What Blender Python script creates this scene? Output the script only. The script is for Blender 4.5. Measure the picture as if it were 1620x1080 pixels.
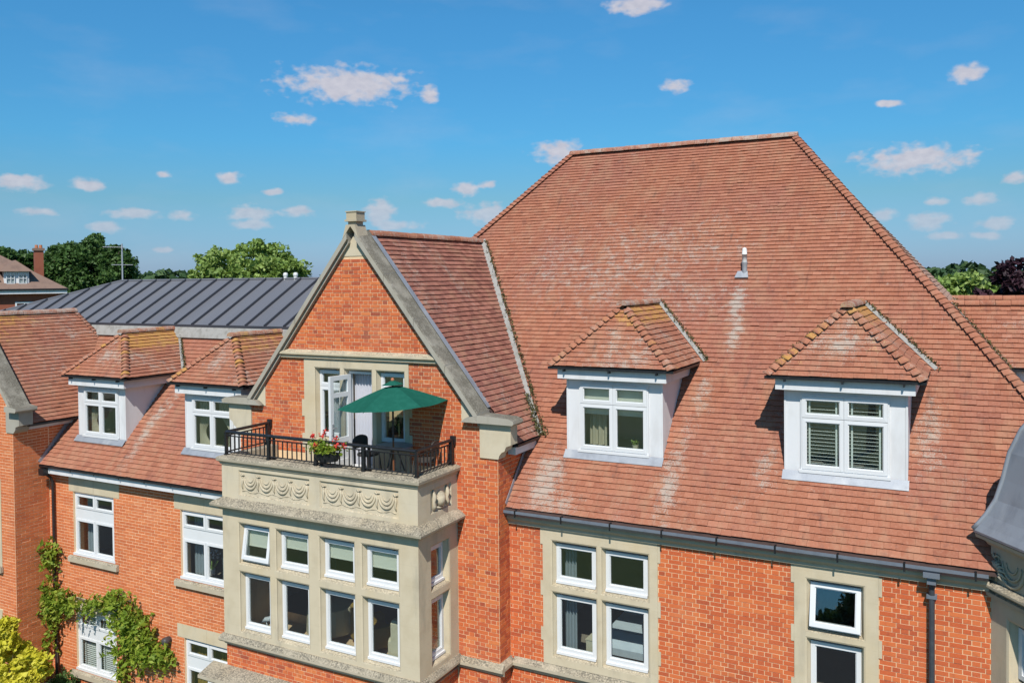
import bpy, math, random
import numpy as np
from mathutils import Vector, Matrix
random.seed(11); rng = np.random.default_rng(11)
S = bpy.context.scene
COL = S.collection
for o in list(bpy.data.objects): bpy.data.objects.remove(o)

# ------------------------------------------------------------------ camera
CAMP = np.array([7.5295, -13.998, 12.2587])
YAW, PIT, ROL, FPX, SHY = 0.48761, 0.021283, -0.010216, 1347.0, -70.74
_f = np.array([-math.sin(YAW)*math.cos(PIT), math.cos(YAW)*math.cos(PIT), -math.sin(PIT)])
_r0 = np.array([math.cos(YAW), math.sin(YAW), 0.0]); _u0 = np.cross(_r0, _f)
_r = _r0*math.cos(ROL)+_u0*math.sin(ROL); _u = -_r0*math.sin(ROL)+_u0*math.cos(ROL)
cd = bpy.data.cameras.new('camera'); cam = bpy.data.objects.new('camera', cd); COL.objects.link(cam)
cd.sensor_width = 36; cd.sensor_fit = 'HORIZONTAL'; cd.lens = FPX/1620*36
cd.shift_y = SHY/1620; cd.clip_start = .1; cd.clip_end = 4000
cam.matrix_world = Matrix(((_r[0], _u[0], -_f[0], CAMP[0]), (_r[1], _u[1], -_f[1], CAMP[1]), (_r[2], _u[2], -_f[2], CAMP[2]), (0, 0, 0, 1)))
S.camera = cam
# ------------------------------------------------------------------ exposure
S.view_settings.view_transform = 'Standard'; S.view_settings.look = 'None'
S.view_settings.exposure = 0.4; S.view_settings.gamma = 1.0; S.view_settings.use_curve_mapping = False
# ------------------------------------------------------------------ sun and sky
SUNV = Vector((.298, -.786, .986)).normalized()      # towards the sun
sd = bpy.data.lights.new('sun', 'SUN'); sd.energy = 4.2; sd.angle = math.radians(.53); sd.color = (1, .955, .88)
so = bpy.data.objects.new('sun', sd); COL.objects.link(so); so.location = (20, -40, 60)
so.rotation_euler = (-SUNV).to_track_quat('-Z', 'Y').to_euler()
W = bpy.data.worlds.new('World'); S.world = W; W.use_nodes = True
nt = W.node_tree; nt.nodes.clear()
def wn(t, **k):
    n = nt.nodes.new(t)
    for a, b in k.items(): setattr(n, a, b)
    return n
def wmath(op, a, b=None, c=None, clamp=False):
    n = wn('ShaderNodeMath', operation=op, use_clamp=clamp)
    for i, q in enumerate((a, b, c)):
        if q is None: continue
        if isinstance(q, (int, float)): n.inputs[i].default_value = q
        else: nt.links.new(q, n.inputs[i])
    return n.outputs[0]
sky = wn('ShaderNodeTexSky', sky_type='NISHITA', sun_disc=False)
sky.sun_elevation = math.asin(SUNV.z); sky.sun_rotation = math.atan2(SUNV.x, SUNV.y)
sky.altitude = 50; sky.air_density = 1.0; sky.dust_density = .35; sky.ozone_density = 2.0
tc = wn('ShaderNodeTexCoord'); sx = wn('ShaderNodeSeparateXYZ'); nt.links.new(tc.outputs['Generated'], sx.inputs[0])
az = wmath('MULTIPLY', wmath('ARCTAN2', sx.outputs[0], sx.outputs[1]), 180/math.pi)
el = wmath('MULTIPLY', wmath('ARCSINE', sx.outputs[2]), 180/math.pi)
cmb = wn('ShaderNodeCombineXYZ'); nt.links.new(az, cmb.inputs[0]); nt.links.new(wmath('MULTIPLY', el, 1.6), cmb.inputs[1])
nz = wn('ShaderNodeTexNoise'); nz.inputs['Scale'].default_value = .7; nz.inputs['Detail'].default_value = 4; nz.inputs['Roughness'].default_value = .45
nt.links.new(cmb.outputs[0], nz.inputs['Vector'])
nv = wmath('SUBTRACT', nz.outputs['Fac'], .5)
# fair-weather cumulus: azimuth, elevation, half width, half height in degrees
CL = [(-38.59,12.73,4.22,.98),(-33.29,12.12,.59,.56),(-42.13,10.4,1.2,.36),(-19.65,17.43,1.85,.49),(-16.85,12.34,.97,.35),(-24.66,8.48,1.69,.66),(-2.52,7.01,3.2,.75),(.18,11.71,.91,.46),(-4.09,10.4,.88,.19),(-57.88,5.92,1.62,.44),(-54.26,5.93,.96,.34),(-50.09,6.69,.51,.23),(-46.21,6.58,.85,.32),(-57.05,4.23,.98,.22),(-51.68,4.25,1.44,.31),(-48.96,4.15,.82,.28),(-44.98,4.41,1.41,.48),(-42.02,4.56,1.2,.33),(-44.87,3.68,1.17,.32),(-53.45,3.34,1.22,.31),(-36.72,4.59,1.16,.66),(-35.7,3.67,1.67,.33),(-31.04,6.01,.93,.38),(-29.56,6.29,.59,.25),(-32.53,5.13,1.27,.29),(-29.58,4.4,1.91,.59),(-4.45,3.72,.99,.35),(-1.83,3.27,1.19,.49),(.91,4.38,.94,.33),(-1.49,4.35,.74,.23),(1.56,2.98,1.02,.37),(2.6,5.55,.78,.32),(-.81,2.32,1.,.23),(1.17,2.26,.8,.22),(-50.1,2.01,.73,.2),(-43.59,5.76,.55,.2)]
for k in range(16):                      # the same kind of cloud goes on round the rest of the sky
    e = random.choice((3, 4, 5, 6, 8, 11, 15, 20, 27)) + random.random()*2
    w = random.uniform(.6, 1.3)*(.7+.12*e)
    CL.append((random.uniform(8, 296), e, w, w*random.uniform(.22, .34)))
cae = wn('ShaderNodeCombineXYZ'); nt.links.new(az, cae.inputs[0]); nt.links.new(el, cae.inputs[1])
near = None
for a, e, w, h in CL:
    if a > 180: a -= 360
    v = wn('ShaderNodeVectorMath', operation='MULTIPLY_ADD'); nt.links.new(cae.outputs[0], v.inputs[0])
    sx_, sy_ = 1/(w*1.28), 1/(h*1.5); v.inputs[1].default_value = (sx_, sy_, 0); v.inputs[2].default_value = (-a*sx_, -(e-.1*h)*sy_, 0)
    ln = wn('ShaderNodeVectorMath', operation='LENGTH'); nt.links.new(v.outputs[0], ln.inputs[0])
    near = ln.outputs['Value'] if near is None else wmath('MINIMUM', near, ln.outputs['Value'])
cover = wmath('SUBTRACT', 1.0, near)
nzf = wn('ShaderNodeTexNoise'); nzf.inputs['Scale'].default_value = 1.5; nzf.inputs['Detail'].default_value = 2.5; nzf.inputs['Roughness'].default_value = .45
nt.links.new(cmb.outputs[0], nzf.inputs['Vector'])
dens = wmath('MULTIPLY_ADD', nv, 1.1, wmath('MULTIPLY_ADD', wmath('SUBTRACT', nzf.outputs['Fac'], .5), 1.0, cover))
mr = wn('ShaderNodeMapRange', interpolation_type='SMOOTHSTEP'); nt.links.new(dens, mr.inputs[0])
mr.inputs[1].default_value = .02; mr.inputs[2].default_value = .7
lowf = wn('ShaderNodeMapRange', interpolation_type='SMOOTHSTEP'); nt.links.new(el, lowf.inputs[0]); lowf.inputs[1].default_value = 2.; lowf.inputs[2].default_value = 8.; lowf.inputs[3].default_value = .5; lowf.inputs[4].default_value = .92
mask = wmath('MULTIPLY', mr.outputs[0], lowf.outputs[0])
# thin high haze wisps
cmb2 = wn('ShaderNodeCombineXYZ'); nt.links.new(wmath('MULTIPLY', az, .35), cmb2.inputs[0]); nt.links.new(el, cmb2.inputs[1])
nz2 = wn('ShaderNodeTexNoise'); nz2.inputs['Scale'].default_value = .35; nz2.inputs['Detail'].default_value = 5
nt.links.new(cmb2.outputs[0], nz2.inputs['Vector'])
mr2 = wn('ShaderNodeMapRange'); nt.links.new(nz2.outputs['Fac'], mr2.inputs[0]); mr2.inputs[1].default_value = .5; mr2.inputs[2].default_value = .85; mr2.inputs[4].default_value = .16
mask = wmath('MAXIMUM', mask, mr2.outputs[0])
ramp = wn('ShaderNodeValToRGB'); nt.links.new(wmath('DIVIDE', el, 40.0, clamp=True), ramp.inputs[0])
E_ = ramp.color_ramp.elements
while len(E_) < 5: E_.new(.5)
for q, (p_, c_) in zip(E_, ((0, (.285, .42, .80)), (.13, (.31, .54, .66)), (.225, (.255, .655, .85)), (.42, (.28, .77, 1)), (1, (.3, .8, 1)))): q.position = p_; q.color = (*c_, 1)
tint = wn('ShaderNodeMix', data_type='RGBA', blend_type='MULTIPLY'); tint.inputs[0].default_value = 1
nt.links.new(sky.outputs[0], tint.inputs[6]); nt.links.new(ramp.outputs[0], tint.inputs[7])
cm = wn('ShaderNodeMix', data_type='RGBA'); nt.links.new(mask, cm.inputs[0]); nt.links.new(tint.outputs[2], cm.inputs[6])
nz3 = wn('ShaderNodeTexNoise'); nz3.inputs['Scale'].default_value = 1.6; nz3.inputs['Detail'].default_value = 4; nt.links.new(cmb.outputs[0], nz3.inputs['Vector'])
cc_ = wn('ShaderNodeMix', data_type='RGBA'); nt.links.new(nz3.outputs['Fac'], cc_.inputs[0]); cc_.inputs[6].default_value = (3.5, 3.5, 4.2, 1); cc_.inputs[7].default_value = (5.6, 5.4, 5.7, 1)
nt.links.new(cc_.outputs[2], cm.inputs[7])
W.cycles.sampling_method = 'MANUAL'; W.cycles.sample_map_resolution = 256
bg = wn('ShaderNodeBackground'); bg.inputs[1].default_value = .1
nt.links.new(cm.outputs[2], bg.inputs[0]); wo = wn('ShaderNodeOutputWorld'); nt.links.new(bg.outputs[0], wo.inputs[0])

# ------------------------------------------------------------------ helpers
WL = {}
def tag(o, label=None, cat=None, group=None, kind=None):
    if label: o['label'] = label
    if cat: o['category'] = cat
    if group: o['group'] = group
    if kind: o['kind'] = kind
    return o
def thing(name, label, cat, loc, group=None):
    o = bpy.data.objects.new(name, None); COL.objects.link(o); o.location = loc; o.empty_display_size = .3
    WL[o] = Vector(loc); return tag(o, label, cat, group)
def node(name, parent, loc):                       # an Empty that holds the pieces of one part
    o = bpy.data.objects.new(name, None); COL.objects.link(o); o.parent = parent; o.empty_display_size = .2
    o.location = Vector(loc)-WL[parent]; WL[o] = Vector(loc); return o
def put(name, me, parent, loc):
    o = bpy.data.objects.new(name, me); COL.objects.link(o); WL[o] = Vector(loc)
    if parent is not None: o.parent = parent; o.location = Vector(loc)-WL[parent]
    else: o.location = loc
    return o
class MB:
    def __init__(s, T=None): s.v = []; s.f = []; s.c = []; s.T = T
    def add(s, vs, fs, c=None):
        n = len(s.v); s.v += [s.T(p) if s.T else tuple(p) for p in vs]
        s.f += [tuple(i+n for i in f) for f in fs]; s.c += [c]*len(fs); return s
    def box(s, x0, x1, y0, y1, z0, z1, c=None):
        return s.add([(x0,y0,z0),(x1,y0,z0),(x1,y1,z0),(x0,y1,z0),(x0,y0,z1),(x1,y0,z1),(x1,y1,z1),(x0,y1,z1)],
                     [(0,3,2,1),(4,5,6,7),(0,1,5,4),(1,2,6,5),(2,3,7,6),(3,0,4,7)], c)
    def poly(s, pts, c=None): return s.add(pts, [tuple(range(len(pts)))], c)
    def prism(s, pts, off, c=None):
        n = len(pts); q = [tuple(a+b for a, b in zip(p, off)) for p in pts]
        return s.add(list(pts)+q, [tuple(range(n))[::-1], tuple(range(n, 2*n))]+[(i, (i+1) % n, n+(i+1) % n, n+i) for i in range(n)], c)
    def ring(s, o, i, y0, y1, c=None, y0i=None):   # rectangular frame in the xz plane; y0 is its front face
        (a, b, d, e), (f, g, h, k) = o, i; yi = y0 if y0i is None else y0i
        O = [(a, d), (b, d), (b, e), (a, e)]; I = [(f, h), (g, h), (g, k), (f, k)]
        vs = [(x, y0, z) for x, z in O]+[(x, yi, z) for x, z in I]+[(x, y1, z) for x, z in O]+[(x, y1, z) for x, z in I]
        fs = []
        for j in range(4):
            k2 = (j+1) % 4
            fs += [(j, k2, 4+k2, 4+j), (8+j, 12+j, 12+k2, 8+k2), (j, 8+j, 8+k2, k2), (4+j, 4+k2, 12+k2, 12+j)]
        return s.add(vs, fs, c)
    def tube(s, pts, r, n=8, c=None, cap=True):
        pts = [Vector(p) for p in pts]; m = len(pts); rs = r if isinstance(r, (list, tuple)) else [r]*m
        vs = []; up = None
        for i, p in enumerate(pts):
            d = (pts[min(i+1, m-1)]-pts[max(i-1, 0)]).normalized()
            if up is None: up = d.orthogonal().normalized()
            up = (up-d*up.dot(d)).normalized(); w = d.cross(up)
            for k in range(n):
                a = 2*math.pi*k/n; q = p+(up*math.cos(a)+w*math.sin(a))*rs[i]; vs.append(tuple(q))
        fs = [(i*n+k, i*n+(k+1) % n, (i+1)*n+(k+1) % n, (i+1)*n+k) for i in range(m-1) for k in range(n)]
        if cap: fs += [tuple(range(n))[::-1], tuple(range((m-1)*n, m*n))]
        return s.add(vs, fs, c)
    def lathe(s, prof, ctr, n=16, c=None, a0=0, a1=2*math.pi):
        full = abs(a1-a0-2*math.pi) < 1e-6; m = n if full else n+1; vs = []
        for r, z in prof:
            for k in range(m):
                a = a0+(a1-a0)*k/n; vs.append((ctr[0]+r*math.cos(a), ctr[1]+r*math.sin(a), ctr[2]+z))
        fs = [(i*m+k, i*m+(k+1) % m, (i+1)*m+(k+1) % m, (i+1)*m+k) for i in range(len(prof)-1) for k in range(n)]
        return s.add(vs, fs, c)
    def grid(s, x0, x1, z0, z1, holes, y, c=None):  # sheet at depth y with rectangular holes
        xs = sorted({x0, x1, *[min(max(h[0], x0), x1) for h in holes], *[min(max(h[1], x0), x1) for h in holes]})
        zs = sorted({z0, z1, *[min(max(h[2], z0), z1) for h in holes], *[min(max(h[3], z0), z1) for h in holes]})
        for a, b in zip(xs, xs[1:]):
            for d, e in zip(zs, zs[1:]):
                mx, mz = (a+b)/2, (d+e)/2
                if any(h[0] < mx < h[1] and h[2] < mz < h[3] for h in holes): continue
                s.add([(a, y, d), (b, y, d), (b, y, e), (a, y, e)], [(0, 1, 2, 3)], c)
        return s
    def mesh(s, name, mat, org, smooth=False):
        v = np.array(s.v)-np.array(org)
        me = bpy.data.meshes.new(name); me.from_pydata(v.tolist(), [], s.f)
        if any(c is not None for c in s.c):
            at = me.attributes.new('tcol', 'FLOAT_COLOR', 'FACE')
            at.data.foreach_set('color', np.array([(*(c or (.5, 0, 0)), 1) for c in s.c], dtype=np.float32).ravel())
        if smooth: me.polygons.foreach_set('use_smooth', [True]*len(me.polygons))
        me.materials.append(mat); me.update(); return me
    def build(s, name, mat, parent=None, smooth=False, **k):
        v = np.array(s.v); lo, hi = v.min(0), v.max(0); org = ((lo[0]+hi[0])/2, (lo[1]+hi[1])/2, lo[2])
        o = put(name, s.mesh(name, mat, org, smooth), parent, org); tag(o, **k); return o
def B(*a, T=None): return MB(T).box(*a)

def vnoise(x, y, seed=0):
    xi, yi = math.floor(x), math.floor(y); fx, fy = x-xi, y-yi; fx = fx*fx*(3-2*fx); fy = fy*fy*(3-2*fy)
    def h(a, b):
        n = (int(a)*374761393+int(b)*668265263+seed*982451653) & 0xffffffff
        n = ((n ^ (n >> 13))*1274126177) & 0xffffffff
        return ((n ^ (n >> 16)) & 0xffff)/65535
    return (h(xi, yi)*(1-fx)+h(xi+1, yi)*fx)*(1-fy)+(h(xi, yi+1)*(1-fx)+h(xi+1, yi+1)*fx)*fy
def fbm(x, y, seed=0): return .55*vnoise(x, y, seed)+.3*vnoise(2.1*x+7, 2.1*y+3, seed+1)+.15*vnoise(4.3*x, 4.3*y, seed+2)
def proj(p):
    d = np.asarray(p)-CAMP; z = d@_f
    return 810+FPX*(d@_r)/z, 540+SHY-FPX*(d@_u)/z, z

# pools of alike pieces: the 300 that show largest become objects, the rest one part
class Pool:
    def __init__(s, uv, uf): s.uv = np.array(uv, float); s.uf = uf; s.it = []
    def put(s, part, A, o, col): s.it.append((part, A, o, col))
    def finish(s, root, name, stuff, mobj, mstuff, limit=300):
        def area(i):
            x, y, z = proj(i[2])
            if not (5 < x < 1615 and 5 < y < 1075) or z < 1: return 0
            return np.linalg.norm(np.cross(i[1][:, 0], i[1][:, 1]) if name != 'brick' else np.cross(i[1][:, 0], i[1][:, 2]))/z**2
        order = sorted(s.it, key=area, reverse=True) if limit else s.it
        me = bpy.data.meshes.new(name); me.from_pydata(s.uv.tolist(), [], s.uf); me.materials.append(mobj)
        nobj = min(limit, len(order))
        for part, A, o, col in order[:nobj]:
            ob = bpy.data.objects.new(name, me); COL.objects.link(ob); ob.parent = part; ob.color = (*np.mean(np.atleast_2d(col), 0), 1)
            M4 = Matrix([[*A[r_], o[r_]-WL[part][r_]] for r_ in range(3)]+[[0, 0, 0, 1]]); ob.matrix_basis = M4
        rest = order[nobj:]
        if rest:
            As = np.array([i[1] for i in rest]); os_ = np.array([i[2] for i in rest]); cols = np.array([i[3] for i in rest])
            n, k = len(rest), len(s.uv); base = np.array(WL[root])
            V = np.einsum('nij,kj->nki', As, s.uv)+os_[:, None, :]-base
            F = (np.array(s.uf)[None]+(np.arange(n)*k)[:, None, None]).reshape(-1, len(s.uf[0]))
            me2 = bpy.data.meshes.new(stuff); me2.from_pydata(V.reshape(-1, 3).tolist(), [], F.tolist())
            at = me2.attributes.new('tcol', 'FLOAT_COLOR', 'POINT')
            pc_ = cols.reshape(-1, 3) if cols.ndim == 3 else np.repeat(cols, k, 0)
            c4 = np.concatenate([pc_, np.ones((n*k, 1))], 1)
            at.data.foreach_set('color', c4.astype(np.float32).ravel()); me2.materials.append(mstuff)
            tag(put(stuff, me2, root, base), kind='stuff')
BRICK = ([(-.5,-.5,-.5),(.5,-.5,-.5),(.5,-.5,.5),(-.5,-.5,.5),(-.5,.5,-.5),(.5,.5,-.5),(.5,.5,.5),(-.5,.5,.5)],
         [(0,1,2,3),(1,5,6,2),(4,0,3,7),(3,2,6,7),(4,5,1,0)])
TILE = ([(-.5,0,.46),(.5,0,.46),(.5,0,1),(-.5,0,1),(.5,1,.32),(-.5,1,.32),(.5,1,.2),(-.5,1,.2)],
        [(0,1,2,3),(3,2,4,5),(0,3,5,7),(1,6,4,2)])

def cutintervals(iv, holes, z):
    for h in holes:
        if h[2] < z < h[3]:
            out = []
            for a, b in iv:
                if h[1] <= a or h[0] >= b: out.append((a, b)); continue
                if h[0] > a: out.append((a, h[0]))
                if h[1] < b: out.append((h[1], b))
            iv = out
    return iv
def bricks(pool, part, O, U, N, u0, u1, z0, z1, holes=(), bond='E', ch=.0755, L=.237, clip=None, tone=None, off=0.):
    O, U, N = np.array(O, float), np.array(U, float), np.array(N, float); j = .0118 if bond == 'E' else .0145
    for i in range(int((z1-z0)/ch)):
        z = z0+(i+.5)*ch; iv = [(u0, u1)]
        if clip:
            c = clip(z)
            if c is None: continue
            iv = [(max(u0, c[0]), min(u1, c[1]))]
        iv = cutintervals(iv, holes, z)
        if bond == 'E' and i % 2: p, of = L/2, L/4
        elif bond == 'S' and i % 2: p, of = L, L/2
        else: p, of = L, 0
        for a, b in iv:
            k = math.floor((a-off-of)/p)
            while True:
                ua, ub = off+of+k*p, off+of+(k+1)*p; k += 1
                if ua >= b: break
                ua, ub = max(ua, a), min(ub, b)
                if ub-ua < .03: continue
                du = ub-ua-j; pr = random.gauss(0, .0014)
                rz = random.gauss(0, .004)
                c_ = O+U*((ua+ub)/2)+N*(pr-.009); c_[2] += z
                Uu = U*math.cos(rz)+np.array([0, 0, 1])*math.sin(rz); Zz = np.array([0, 0, 1])*math.cos(rz)-U*math.sin(rz)
                A = np.stack([Uu*du, -N*.03, Zz*(ch-j+random.gauss(0, .001))], 1)
                w = O+U*((ua+ub)/2)
                t = tone((ua+ub)/2, z) if tone else 0
                pool.put(part, A, c_, (random.random(), t, random.random()))
def tiles(pool, part, O, U, Sx, N, ivf, smax, gauge=.118, w=.168, lich=None, s0=0., wob=.0022, g1=None):
    O, U, Sx, N = [np.array(q, float) for q in (O, U, Sx, N)]; i = 0; s = s0
    while s < smax:
        gg = gauge if g1 is None else gauge+(g1-gauge)*s/smax
        ph = (i % 2)*w/2+random.uniform(-.012, .012); wav = .0
        for a, b in ivf(s+gg*.5):
            k = math.floor((a-ph)/w)
            while True:
                ua, ub = ph+k*w, ph+(k+1)*w; k += 1
                if ua >= b: break
                ua, ub = max(ua, a), min(ub, b)
                if ub-ua < .025: continue
                g = random.gauss(0, .005); ju = random.gauss(0, wob)
                if random.random() < .006: ju -= .012; g += .03
                Uu = U+Sx*g; Ss = Sx-U*g
                lift = .036+random.gauss(0, .0014)+(.009 if random.random() < .015 else 0)
                sag = .016*(fbm(ua*.9+O[0], s*1.2+O[1], 5)-.5)
                A = np.stack([Uu*(ub-ua-.0018), Ss*(gg+.012), N*lift], 1)
                o = O+U*((ua+ub)/2)+Sx*(s+ju+sag*.6-.004)+N*sag
                r_ = random.random()
                if lich:
                    hw_ = U*((ub-ua)/2); c4 = [lich(o+dv_, (ua+ub)/2+du_, s+ds_) for dv_, du_, ds_ in ((-hw_, ua-(ua+ub)/2, 0), (hw_, ub-(ua+ub)/2, 0), (hw_+Sx*gg, ub-(ua+ub)/2, gg), (Sx*gg-hw_, ua-(ua+ub)/2, gg))]
                    j1, j2 = random.gauss(0, .03), random.gauss(0, .02)
                    q = [(r_, c4[m_][0]+j1, c4[m_][1]+j2) for m_ in (0, 1, 1, 0, 2, 3, 2, 3)]
                else: q = [(r_, 0, 0)]*8
                pool.put(part, A, o, q)
        i += 1; s += gg
# ------------------------------------------------------------------ materials
class NM:
    def __init__(s, name):
        s.m = bpy.data.materials.new(name); s.m.use_nodes = True; s.t = s.m.node_tree; s.t.nodes.clear()
        s.out = s.n('ShaderNodeOutputMaterial'); s.geo = s.n('ShaderNodeNewGeometry')
    def n(s, ty, **k):
        n = s.t.nodes.new(ty)
        for a, b in k.items(): setattr(n, a, b)
        return n
    def l(s, a, b): s.t.links.new(a, b)
    def val(s, inp, v):
        if isinstance(v, bpy.types.NodeSocket): s.l(v, inp)
        elif isinstance(v, tuple) and len(v) == 3: inp.default_value = (*v, 1)
        else: inp.default_value = v
    def noise(s, scale, detail=4, rough=.55, stretch=None, vec=None, dist=0):
        n = s.n('ShaderNodeTexNoise'); n.inputs['Scale'].default_value = scale; n.inputs['Detail'].default_value = detail; n.inputs['Roughness'].default_value = rough; n.inputs['Distortion'].default_value = dist
        v = vec or s.geo.outputs['Position']
        if stretch:
            mp = s.n('ShaderNodeMapping'); mp.inputs['Scale'].default_value = stretch; s.l(v, mp.inputs[0]); v = mp.outputs[0]
        s.l(v, n.inputs['Vector']); return n.outputs['Fac']
    def rng(s, x, a, b, c=0., d=1.):
        n = s.n('ShaderNodeMapRange', interpolation_type='SMOOTHSTEP'); s.l(x, n.inputs[0])
        for i, q in enumerate((a, b, c, d)): n.inputs[i+1].default_value = q
        return n.outputs[0]
    def mth(s, op, a, b=0., c=0.):
        n = s.n('ShaderNodeMath', operation=op)
        for i, q in enumerate((a, b, c)): s.val(n.inputs[i], q)
        return n.outputs[0]
    def mix(s, f, a, b, bt='MIX'):
        n = s.n('ShaderNodeMix', data_type='RGBA', blend_type=bt); s.val(n.inputs[0], f); s.val(n.inputs[6], a); s.val(n.inputs[7], b); return n.outputs[2]
    def ramp(s, x, st):
        n = s.n('ShaderNodeValToRGB'); s.l(x, n.inputs[0]); e = n.color_ramp.elements
        while len(e) < len(st): e.new(.5)
        for q, (p, c) in zip(e, st): q.position = p; q.color = (*c, 1)
        return n.outputs[0]
    def bump(s, h, strength=.3, dist=.01):
        n = s.n('ShaderNodeBump'); n.inputs['Strength'].default_value = strength; n.inputs['Distance'].default_value = dist; s.l(h, n.inputs['Height']); return n.outputs[0]
    def bsdf(s, col, rough=.8, metal=0., spec=.35, normal=None, **k):
        b = s.n('ShaderNodeBsdfPrincipled'); s.val(b.inputs['Base Color'], col); s.val(b.inputs['Roughness'], rough); b.inputs['Metallic'].default_value = metal
        b.inputs['Specular IOR Level'].default_value = spec
        for a, q in k.items(): s.val(b.inputs[a], q)
        if normal is not None: s.l(normal, b.inputs['Normal'])
        s.l(b.outputs[0], s.out.inputs[0]); return b
    def src(s, obj):
        sp = s.n('ShaderNodeSeparateColor')
        if obj: s.l(s.n('ShaderNodeObjectInfo').outputs['Color'], sp.inputs[0])
        else:
            a = s.n('ShaderNodeAttribute'); a.attribute_name = 'tcol'; s.l(a.outputs['Color'], sp.inputs[0])
        return sp.outputs
def brickmat(name, obj, stops, wear):
    q = NM(name); c = q.src(obj)
    col = q.ramp(c[0], stops)
    col = q.mix(q.mth('MULTIPLY', c[1], .6), col, (.42, .17, .11))          # pale bloom on old bricks
    f = q.noise(55, 5, .65); col = q.mix(q.rng(f, .35, .75, 0, .25), col, (.70, .24, .09))
    col = q.mix(q.rng(q.noise(9, 4), .55, .8, 0, wear), col, (.16, .06, .045))
    col = q.mix(q.rng(q.noise(1.1, 4), .54, .78, 0, .15), col, (.62, .36, .22))
    col = q.mix(q.rng(q.noise(.8, 5, .6, (1, 1, .4)), .5, .74, 0, .22), col, (.20, .055, .032))        # damp and soot
    h = q.noise(120, 4, .7)
    q.bsdf(col, .88, spec=.2, normal=q.bump(h, .5, .004)); return q.m
OLD = [(0, (.38, .074, .033)), (.06, (.455, .090, .034)), (.45, (.52, .108, .037)), (.8, (.565, .132, .043)), (1, (.60, .165, .057))]
GAB = [(0, (.29, .060, .036)), (.10, (.42, .086, .038)), (.4, (.50, .106, .040)), (.75, (.56, .135, .045)), (1, (.60, .175, .058))]
NEW = [(0, (.50, .132, .050)), (.4, (.55, .153, .056)), (.8, (.59, .172, .063)), (1, (.61, .20, .08))]
M_old = [brickmat('brick_old_'+k, k == 'single', OLD, .35) for k in ('single', 'mass')]
M_gab = [brickmat('brick_gable_'+k, k == 'single', GAB, .5) for k in ('single', 'mass')]
M_new = [brickmat('brick_new_'+k, k == 'single', NEW, .12) for k in ('single', 'mass')]
def tilemat(name, obj, stops):
    q = NM(name); c = q.src(obj)
    col = q.ramp(c[0], stops)
    big = q.noise(.55, 5, .6); col = q.mix(q.rng(big, .42, .68, 0, .4), col, (.25, .10, .08))
    col = q.mix(q.rng(q.noise(26, 5, .7), .45, .75, 0, .35), col, (.46, .24, .17))
    col = q.mix(q.rng(q.noise(8, 4, .6, (1, 1, .35)), .54, .74, 0, .42), col, (.12, .065, .055))      # soot
    col = q.mix(q.rng(q.noise(2.2, 6, .65, (1.6, 1, .55)), .46, .66, 0, .42), col, (.36, .20, .125))           # tan weathering
    col = q.mix(q.rng(q.noise(3.0, 5, .6, (2.2, .5, .28)), .58, .76, 0, .5), col, (.11, .062, .05))       # rain streaks
    fine = q.noise(52, 6, .75); mid = q.noise(7, 4, .6)
    lm = q.mth('ADD', q.mth('MULTIPLY', c[1], .95), q.mth('MULTIPLY_ADD', mid, 1.5, q.mth('MULTIPLY_ADD', fine, 2.6, -2.1)))
    col = q.mix(q.rng(lm, .34, .86, 0, .75), col, (.375, .335, .285))                                     # grey lichen
    om = q.mth('ADD', q.mth('MULTIPLY', c[2], 1.25), q.mth('MULTIPLY_ADD', mid, 1.5, q.mth('MULTIPLY_ADD', fine, 2.2, -1.95)))
    col = q.mix(q.rng(om, .40, .75, 0, .8), col, (.44, .235, .06))                                     # orange lichen
    q.bsdf(col, .9, spec=.18, normal=q.bump(q.noise(90, 4, .7), .45, .004)); return q.m
TS = [(0, (.255, .092, .054)), (.06, (.288, .108, .063)), (.5, (.312, .121, .071)), (.94, (.335, .134, .080)), (1, (.365, .155, .096))]
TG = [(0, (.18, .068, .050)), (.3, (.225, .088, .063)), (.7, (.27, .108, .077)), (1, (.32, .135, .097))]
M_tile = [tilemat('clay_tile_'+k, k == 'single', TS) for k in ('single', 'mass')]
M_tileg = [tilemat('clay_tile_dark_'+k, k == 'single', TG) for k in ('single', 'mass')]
def simple(name, c1, c2=None, scale=6, lo=.45, hi=.7, amt=.6, rough=.8, metal=0, spec=.35, bs=0, bstr=.2, c3=None, s3=1.2, amt3=.5, stretch=None, **k):
    q = NM(name); col = c1
    if c2: col = q.mix(q.rng(q.noise(scale, 5, .6, stretch), lo, hi, 0, amt), col, c2)
    if c3: col = q.mix(q.rng(q.noise(s3, 5, .6, stretch), .5, .75, 0, amt3), col, c3)
    nm = q.bump(q.noise(bs, 4, .65), bstr, .01) if bs else None
    q.bsdf(col, rough, metal, spec, nm, **k); return q.m
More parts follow.
